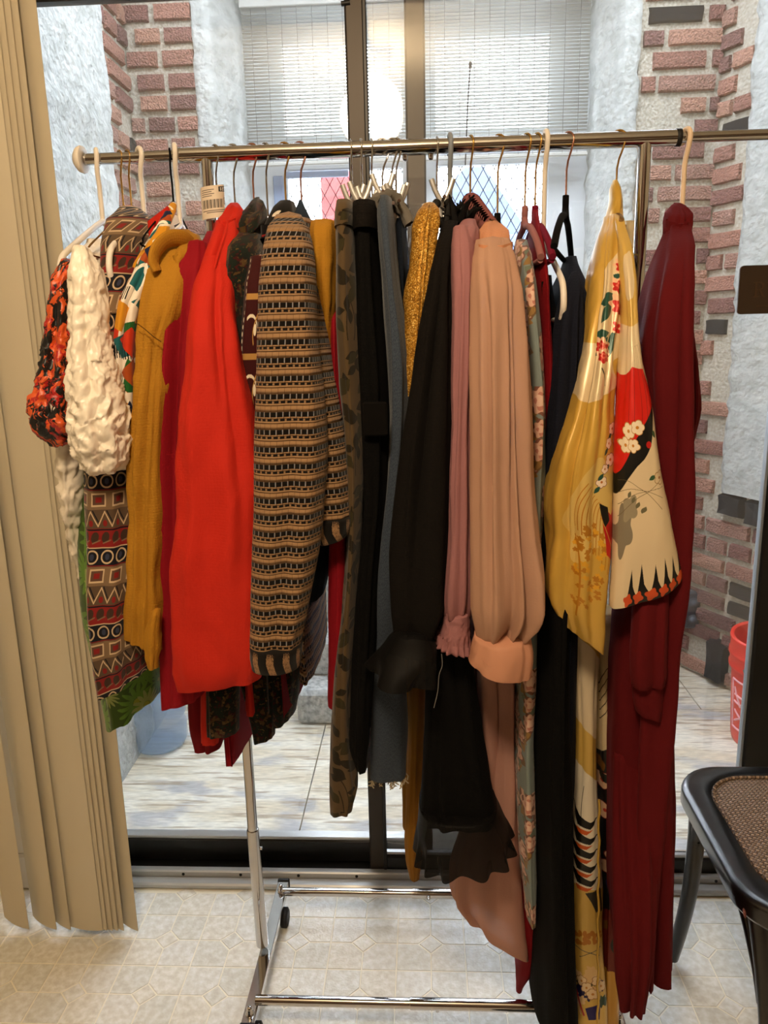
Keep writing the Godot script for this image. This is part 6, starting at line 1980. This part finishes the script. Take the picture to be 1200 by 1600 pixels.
	part(g, "neckline", loft([[1.5485, 0.4269, 0.0124, -1.37, 0.02], [1.5365, 0.4229, 0.0195, -1.36, 0.035], [1.5198, 0.4187, 0.0204, -1.35, 0.035], [1.5005, 0.412, 0.0182, -1.33, 0.03]], {"fold": 0.009, "nf": 3.0, "rise": 0.9, "lean": -0.008, "seed": 81}), M.maroon)
	part(g, "bodice", loft([[1.5132, 0.4159, 0.0188, -1.34, 0.03], [1.473, 0.4002, 0.0226, -1.3, 0.06], [1.4266, 0.3796, 0.0256, -1.25, 0.08], [1.3806, 0.367, 0.0293, -1.22, 0.09], [1.3275, 0.363, 0.0335, -1.21, 0.1], [1.2564, 0.3633, 0.0346, -1.2, 0.1], [1.1266, 0.3674, 0.0336, -1.2, 0.1], [0.9897, 0.3643, 0.0419, -1.2, 0.1], [0.8873, 0.3572, 0.0498, -1.2, 0.1], [0.7259, 0.3589, 0.0524, -1.2, 0.1], [0.5578, 0.3651, 0.0543, -1.195, 0.1], [0.4108, 0.3718, 0.0529, -1.19, 0.09], [0.3063, 0.3788, 0.0494, -1.19, 0.085], [0.244, 0.3841, 0.0471, -1.19, 0.08]], {"cols": 64, "fold": 0.016, "nf": 4.0, "wr": 0.005, "seed": 82}), M.maroon)
	part(g, "train", loft([[0.6782, 0.3353, 0.0284, -1.16, 0.02], [0.564, 0.3345, 0.0333, -1.13, 0.03], [0.4646, 0.3364, 0.0349, -1.11, 0.035], [0.3562, 0.3389, 0.0311, -1.1, 0.04], [0.2776, 0.3405, 0.0258, -1.1, 0.035], [0.2271, 0.3433, 0.0202, -1.1, 0.02]], {"cols": 60, "fold": 0.010, "nf": 4.0, "seed": 83}), M.maroon)
	part(g, "elbow", loft([[1.3646, 0.4427, 0.0106, -1.36, 0.03], [1.282, 0.447, 0.0127, -1.35, 0.05], [1.2198, 0.4499, 0.0148, -1.34, 0.05], [1.1655, 0.448, 0.0107, -1.34, 0.04], [1.1206, 0.4465, 0.0076, -1.34, 0.03]], {"fold": 0.003, "seed": 84}), M.maroon)
	part(g, "sleeve", loft([[1.0116, 0.3419, 0.0246, -1.13, 0.02], [0.9503, 0.3371, 0.0263, -1.11, 0.026], [0.8839, 0.3351, 0.0274, -1.1, 0.026], [0.8402, 0.3376, 0.0266, -1.1, 0.024], [0.8221, 0.3389, 0.0239, -1.1, 0.02]], {"fold": 0.005, "nf": 2.0, "seed": 85}), M.maroon)
	part(g, "cuff", loft([[0.8291, 0.3405, 0.0231, -1.11, 0.018], [0.7931, 0.3415, 0.0223, -1.11, 0.018], [0.7667, 0.344, 0.0195, -1.11, 0.016]], {"fold": 0.002, "slant": -0.008, "seed": 86}), M.maroon)

	# black bag on the floor behind the black dress
	b = MB.new()
	var p := PackedVector3Array()
	var uv := PackedVector2Array()
	for r in 14:
		for c in 33:
			var a := TAU * (c % 32) / 32.0
			var f := r / 13.0
			var rad := sin(PI * (0.04 + 0.92 * f)) ** 0.6 if r > 0 else 0.001
			var q := Vector3(-cos(a) * 0.075 * rad, lerpf(0.062, 0.002, f), sin(a) * 0.055 * rad)
			q += Vector3(1, 0.6, 1) * 0.010 * noise.get_noise_3d(q.x * 300, q.y * 300, q.z * 300)
			q.y = maxf(q.y, 0.001)
			p.append(Vector3(0.20, 0, -1.155) + q)
			uv.append(Vector2(c / 32.0, f))
	b.grid(p, uv, 14, 33, true)
	var bag := cloth(Color(0.03, 0.035, 0.05), 0.35, null, Vector3.ONE, 0.0, 0.1)
	one("fabric_bag", b, bag, "small crumpled black bag on the floor under the rack", "bag")

# ---------------------------------------------------------------- chair
func ring_poly(cx: float, cz: float, w: float, d: float, r: float, taper: float) -> PackedVector2Array:
	# rounded seat outline, narrower at the far side by taper
	var q := PackedVector2Array()
	for k in 4:
		var sx: float = [1.0, 1.0, -1.0, -1.0][k]
		var sz: float = [-1.0, 1.0, 1.0, -1.0][k]
		var wd := w * (1.0 - taper if sz < 0 else 1.0)
		var c := Vector2(sx * (wd - r), sz * (d - r))
		for m in 9:
			var a: float = [-PI * 0.5, 0.0, PI * 0.5, PI][k] + PI * 0.5 * m / 8.0
			q.append(Vector2(cx, cz) + c + Vector2(cos(a), sin(a)) * r)
	return q

func chair() -> void:
	var cx := 0.735
	var cz := -1.255
	var t := thing("dining_chair", "black bentwood dining chair with woven rattan seat beside the rack", "chair", Vector3(cx, 0, cz))
	var outer := ring_poly(cx, cz, 0.235, 0.222, 0.10, 0.02)
	var inner := ring_poly(cx, cz, 0.183, 0.178, 0.085, 0.02)
	# frame: a ring with rounded upper edge
	var b := MB.new()
	var p := PackedVector3Array()
	var uv := PackedVector2Array()
	var prof := [[1.0, 0.457], [0.88, 0.462], [0.6, 0.463], [0.25, 0.4625], [0.05, 0.459], [0.0, 0.452], [0.0, 0.428], [0.08, 0.420], [0.5, 0.418], [1.0, 0.420]]
	for r in prof.size():
		for k in outer.size() + 1:
			var i := outer.size() - 1 - (k % outer.size())
			var q: Vector2 = outer[i].lerp(inner[i], prof[r][0])
			p.append(Vector3(q.x, prof[r][1], q.y))
			uv.append(Vector2(k * 0.1, r * 0.1))
	b.grid(p, uv, prof.size(), outer.size() + 1, true)
	part(t, "seat_frame", b, M.black_wood)
	# rattan, slightly domed
	b = MB.new()
	p = PackedVector3Array()
	uv = PackedVector2Array()
	for r in 9:
		for k in inner.size() + 1:
			var i := inner.size() - 1 - (k % inner.size())
			var f := r / 8.0
			var q: Vector2 = Vector2(cx, cz).lerp(inner[i], f)
			p.append(Vector3(q.x, 0.458 + 0.012 * (1.0 - f * f), q.y))
			uv.append(Vector2(q.x + q.y, q.y - q.x))
	b.grid(p, uv, 9, inner.size() + 1, true)
	part(t, "seat", b, M.rattan, "woven brown rattan seat panel")
	# piping round the weave
	b = MB.new()
	var rim := []
	for k in inner.size() + 1:
		var q: Vector2 = inner[k % inner.size()]
		rim.append(Vector3(q.x, 0.4605, q.y))
	b.tube(rim, 0.0032, 8)
	part(t, "seat_piping", b, M.rattan)
	# legs
	var legs := [
		[Vector3(0.5477, 0.4201, -1.41), Vector3(0.5502, 0.3313, -1.415), Vector3(0.5472, 0.2058, -1.42), Vector3(0.5384, 0.1027, -1.43), Vector3(0.5277, 0.0187, -1.44)],
		[Vector3(cx + 0.205, 0.43, cz - 0.19), Vector3(cx + 0.215, 0.30, cz - 0.205), Vector3(cx + 0.235, 0.17, cz - 0.235), Vector3(cx + 0.262, 0.0, cz - 0.265)],
		[Vector3(cx - 0.185, 0.425, cz + 0.11), Vector3(cx - 0.174, 0.30, cz + 0.145), Vector3(cx - 0.166, 0.17, cz + 0.165), Vector3(cx - 0.172, 0.0, cz + 0.18)],
		[Vector3(cx + 0.20, 0.43, cz + 0.10), Vector3(cx + 0.19, 0.30, cz + 0.14), Vector3(cx + 0.185, 0.17, cz + 0.165), Vector3(cx + 0.195, 0.0, cz + 0.185)],
	]
	for l in legs:
		b = MB.new()
		var line := smooth_line(l, 6)
		var rad := []
		for k in line.size():
			rad.append(lerpf(0.0185, 0.0135, float(k) / (line.size() - 1)))
		b.tube(line, rad, 14)
		part(t, "leg", b, M.black_wood)
	# bent braces between legs and seat
	for s in [-1.0, 1.0]:
		b = MB.new()
		b.tube(smooth_line([Vector3(cx + s * 0.19, 0.30, cz - 0.16), Vector3(cx + s * 0.19, 0.37, cz - 0.145), Vector3(cx + s * 0.195, 0.404, cz - 0.10), Vector3(cx + s * 0.198, 0.410, cz - 0.03), Vector3(cx + s * 0.188, 0.38, cz + 0.06), Vector3(cx + s * 0.178, 0.30, cz + 0.12), Vector3(cx + s * 0.174, 0.24, cz + 0.15)], 6), 0.0105, 12)
		part(t, "brace", b, M.black_wood)
		b = MB.new()
		b.tube(smooth_line([Vector3(cx + s * 0.20, 0.405, cz - 0.15), Vector3(cx + s * 0.188, 0.375, cz - 0.152), Vector3(cx + s * 0.184, 0.345, cz - 0.154), Vector3(cx + s * 0.186, 0.325, cz - 0.154)], 4), 0.011, 12)
		var br := part(t, "bracket", b, cloth(Color(0.16, 0.16, 0.165), 0.5, null, Vector3.ONE, 0.0, 0.0), "grey bent bracket end with a screw hole")
		b = MB.new()
		b.lathe([Vector2(0, 0.002), Vector2(0.003, 0.001), Vector2(0.003, 0)], Vector3(cx + s * 0.186, 0.333, cz - 0.143), 10, Basis(Vector3.RIGHT, PI * 0.5))
		part(br, "screw", b, M.screw)
	# worn spot of bare wood on the frame edge
	b = MB.new()
	b.lathe([Vector2(0, 0.0006), Vector2(0.006, 0.0003), Vector2(0.0075, 0)], Vector3(cx - 0.2353, 0.446, cz + 0.185), 10, Basis(Vector3.BACK, PI * 0.5))
	part(t, "worn_patch", b, M.bare_wood)

# ---------------------------------------------------------------- vertical blind
func vertical_blind() -> void:
	var t := thing("vertical_blind", "beige vertical vane blind drawn to the side of the glass door", "blind", Vector3(-0.82, 2.12, -1.46))
	slab(t, "headrail", Vector3(-1.15, 2.1, -1.49), Vector3(0.95, 2.14, -1.43), M.white_plastic, 0.004)
	# one vane: a shallow curved strip with thickness
	var top := 2.09
	var bot := 0.022
	var w := 0.089
	var b := MB.new()
	for side in 2:
		var p := PackedVector3Array()
		var uv := PackedVector2Array()
		for y in [top, bot]:
			for k in 9:
				var g := (k - 4) / 8.0
				var kk := g if side == 0 else -g
				p.append(Vector3(kk * w, y, 0.006 * (1.0 - 4.0 * kk * kk) + (0.0005 if side == 0 else -0.0005)))
				uv.append(Vector2(g, y))
		b.grid(p, uv, 2, 9, false)
	var vane := b.mesh()
	# near edge of each vane, and how far it is turned
	var rows := [[-0.9296, 0.45], [-0.8639, 0.50], [-0.8303, 0.60], [-0.7543, 0.16], [-0.7437, 0.52], [-0.7309, 0.55], [-0.718, 0.57], [-0.7044, 0.6], [-0.6712, 0.62]]
	for q in rows:
		var yaw: float = q[1]
		var near := Vector3(q[0], 0, -1.485)
		var c := near + Vector3(-cos(yaw), 0, -sin(yaw)) * w * 0.5
		var o := MeshInstance3D.new()
		o.name = "vane"
		o.mesh = vane
		o.material_override = M.vane
		o.transform = Transform3D(Basis(Vector3.UP, -yaw), c - t.position)
		t.add_child(o, true)

# ---------------------------------------------------------------- things on the porch
func porch_things() -> void:
	# red bucket against the brick
	var at := Vector3(1.1549, 0.0, -2.4)
	var t := thing("red_bucket", "red plastic bucket with pale lettering against the brick wall", "bucket", at)
	var b := MB.new()
	b.lathe([Vector2(0.140, 0.365), Vector2(0.150, 0.37), Vector2(0.152, 0.36), Vector2(0.150, 0.35), Vector2(0.149, 0.32), Vector2(0.153, 0.315), Vector2(0.153, 0.305), Vector2(0.148, 0.30), Vector2(0.147, 0.275), Vector2(0.151, 0.27), Vector2(0.150, 0.26), Vector2(0.141, 0.255), Vector2(0.128, 0.02), Vector2(0.124, 0.0), Vector2(0.0, 0.0)], at, 40)
	b.lathe([Vector2(0.0, 0.006), Vector2(0.122, 0.006), Vector2(0.140, 0.365)], at, 40)
	part(t, "pail", b, M.red_plastic)
	# printed lettering, wrapped round the side
	var ink := mat(Color(0.93, 0.66, 0.70), 0.5)
	b = MB.new()
	for sgm in [[-0.42, 0.225, 0.30, 0.225], [0.30, 0.225, 0.30, 0.055], [0.30, 0.055, -0.42, 0.055], [-0.42, 0.055, -0.42, 0.225], [-0.30, 0.20, -0.02, 0.14], [-0.02, 0.14, 0.22, 0.20], [-0.30, 0.14, 0.22, 0.15], [-0.26, 0.08, 0.20, 0.12], [0.20, 0.08, -0.26, 0.12], [-0.3, 0.17, 0.2, 0.175]]:
		var line := []
		for k in 7:
			var f := k / 6.0
			var a: float = 3.42 - lerpf(sgm[0], sgm[2], f)
			var y := lerpf(sgm[1], sgm[3], f)
			var r := lerpf(0.1285, 0.1415, (y - 0.02) / 0.235)
			line.append(at + Vector3(cos(a) * r, y, -sin(a) * r))
		b.tube(line, 0.0035, 6, true)
	part(t, "lettering", b, ink)
	b = MB.new()
	var bail := []
	for k in 13:
		var a := PI * k / 12.0
		bail.append(at + Vector3(0.155 * cos(a), 0.30 - 0.155 * sin(a) * 0.75, 0.10 + 0.055 * sin(a)))
	b.tube(bail, 0.0025, 8)
	part(t, "bail_handle", b, M.chrome)
	# water jug lying against the plaster
	at = Vector3(-0.916, 0.0, -2.36)
	t = thing("water_jug", "translucent blue plastic water jug on the porch floor", "jug", at)
	b = MB.new()
	b.lathe([Vector2(0.0, 0.36), Vector2(0.024, 0.36), Vector2(0.026, 0.33), Vector2(0.03, 0.32), Vector2(0.075, 0.28), Vector2(0.092, 0.25), Vector2(0.095, 0.20), Vector2(0.088, 0.185), Vector2(0.088, 0.175), Vector2(0.095, 0.16), Vector2(0.095, 0.12), Vector2(0.088, 0.105), Vector2(0.088, 0.095), Vector2(0.095, 0.08), Vector2(0.095, 0.03), Vector2(0.085, 0.006), Vector2(0.06, 0.0), Vector2(0.0, 0.004)], at, 36)
	part(t, "bottle", b, M.jug)
	b = MB.new()
	b.lathe([Vector2(0, 0.385), Vector2(0.027, 0.384), Vector2(0.0285, 0.36), Vector2(0.0285, 0.345), Vector2(0.026, 0.344)], at, 20)
	part(t, "cap", b, M.white_plastic)
	# weatherproof socket box on the brick
	t = thing("socket_box", "dark blue grey weatherproof socket box on the porch brick", "socket", Vector3(1.0625, 0.2611, -2.97))
	b = MB.new()
	var bc: Vector3 = Vector3(1.0571, 0.2666, -2.955)
	b.box(bc, Vector3(0.062, 0.155, 0.06), 0.008)
	part(t, "box", b, mat(Color(0.20, 0.23, 0.28), 0.5, 0.2))
	for s in [0.035, -0.035]:
		b = MB.new()
		b.lathe([Vector2(0, 0.004), Vector2(0.016, 0.003), Vector2(0.018, 0)], bc + Vector3(0.0, s, 0.03), 16, Basis(Vector3.RIGHT, PI * 0.5))
		part(t, "socket_cover", b, mat(Color(0.28, 0.31, 0.36), 0.4, 0.3))
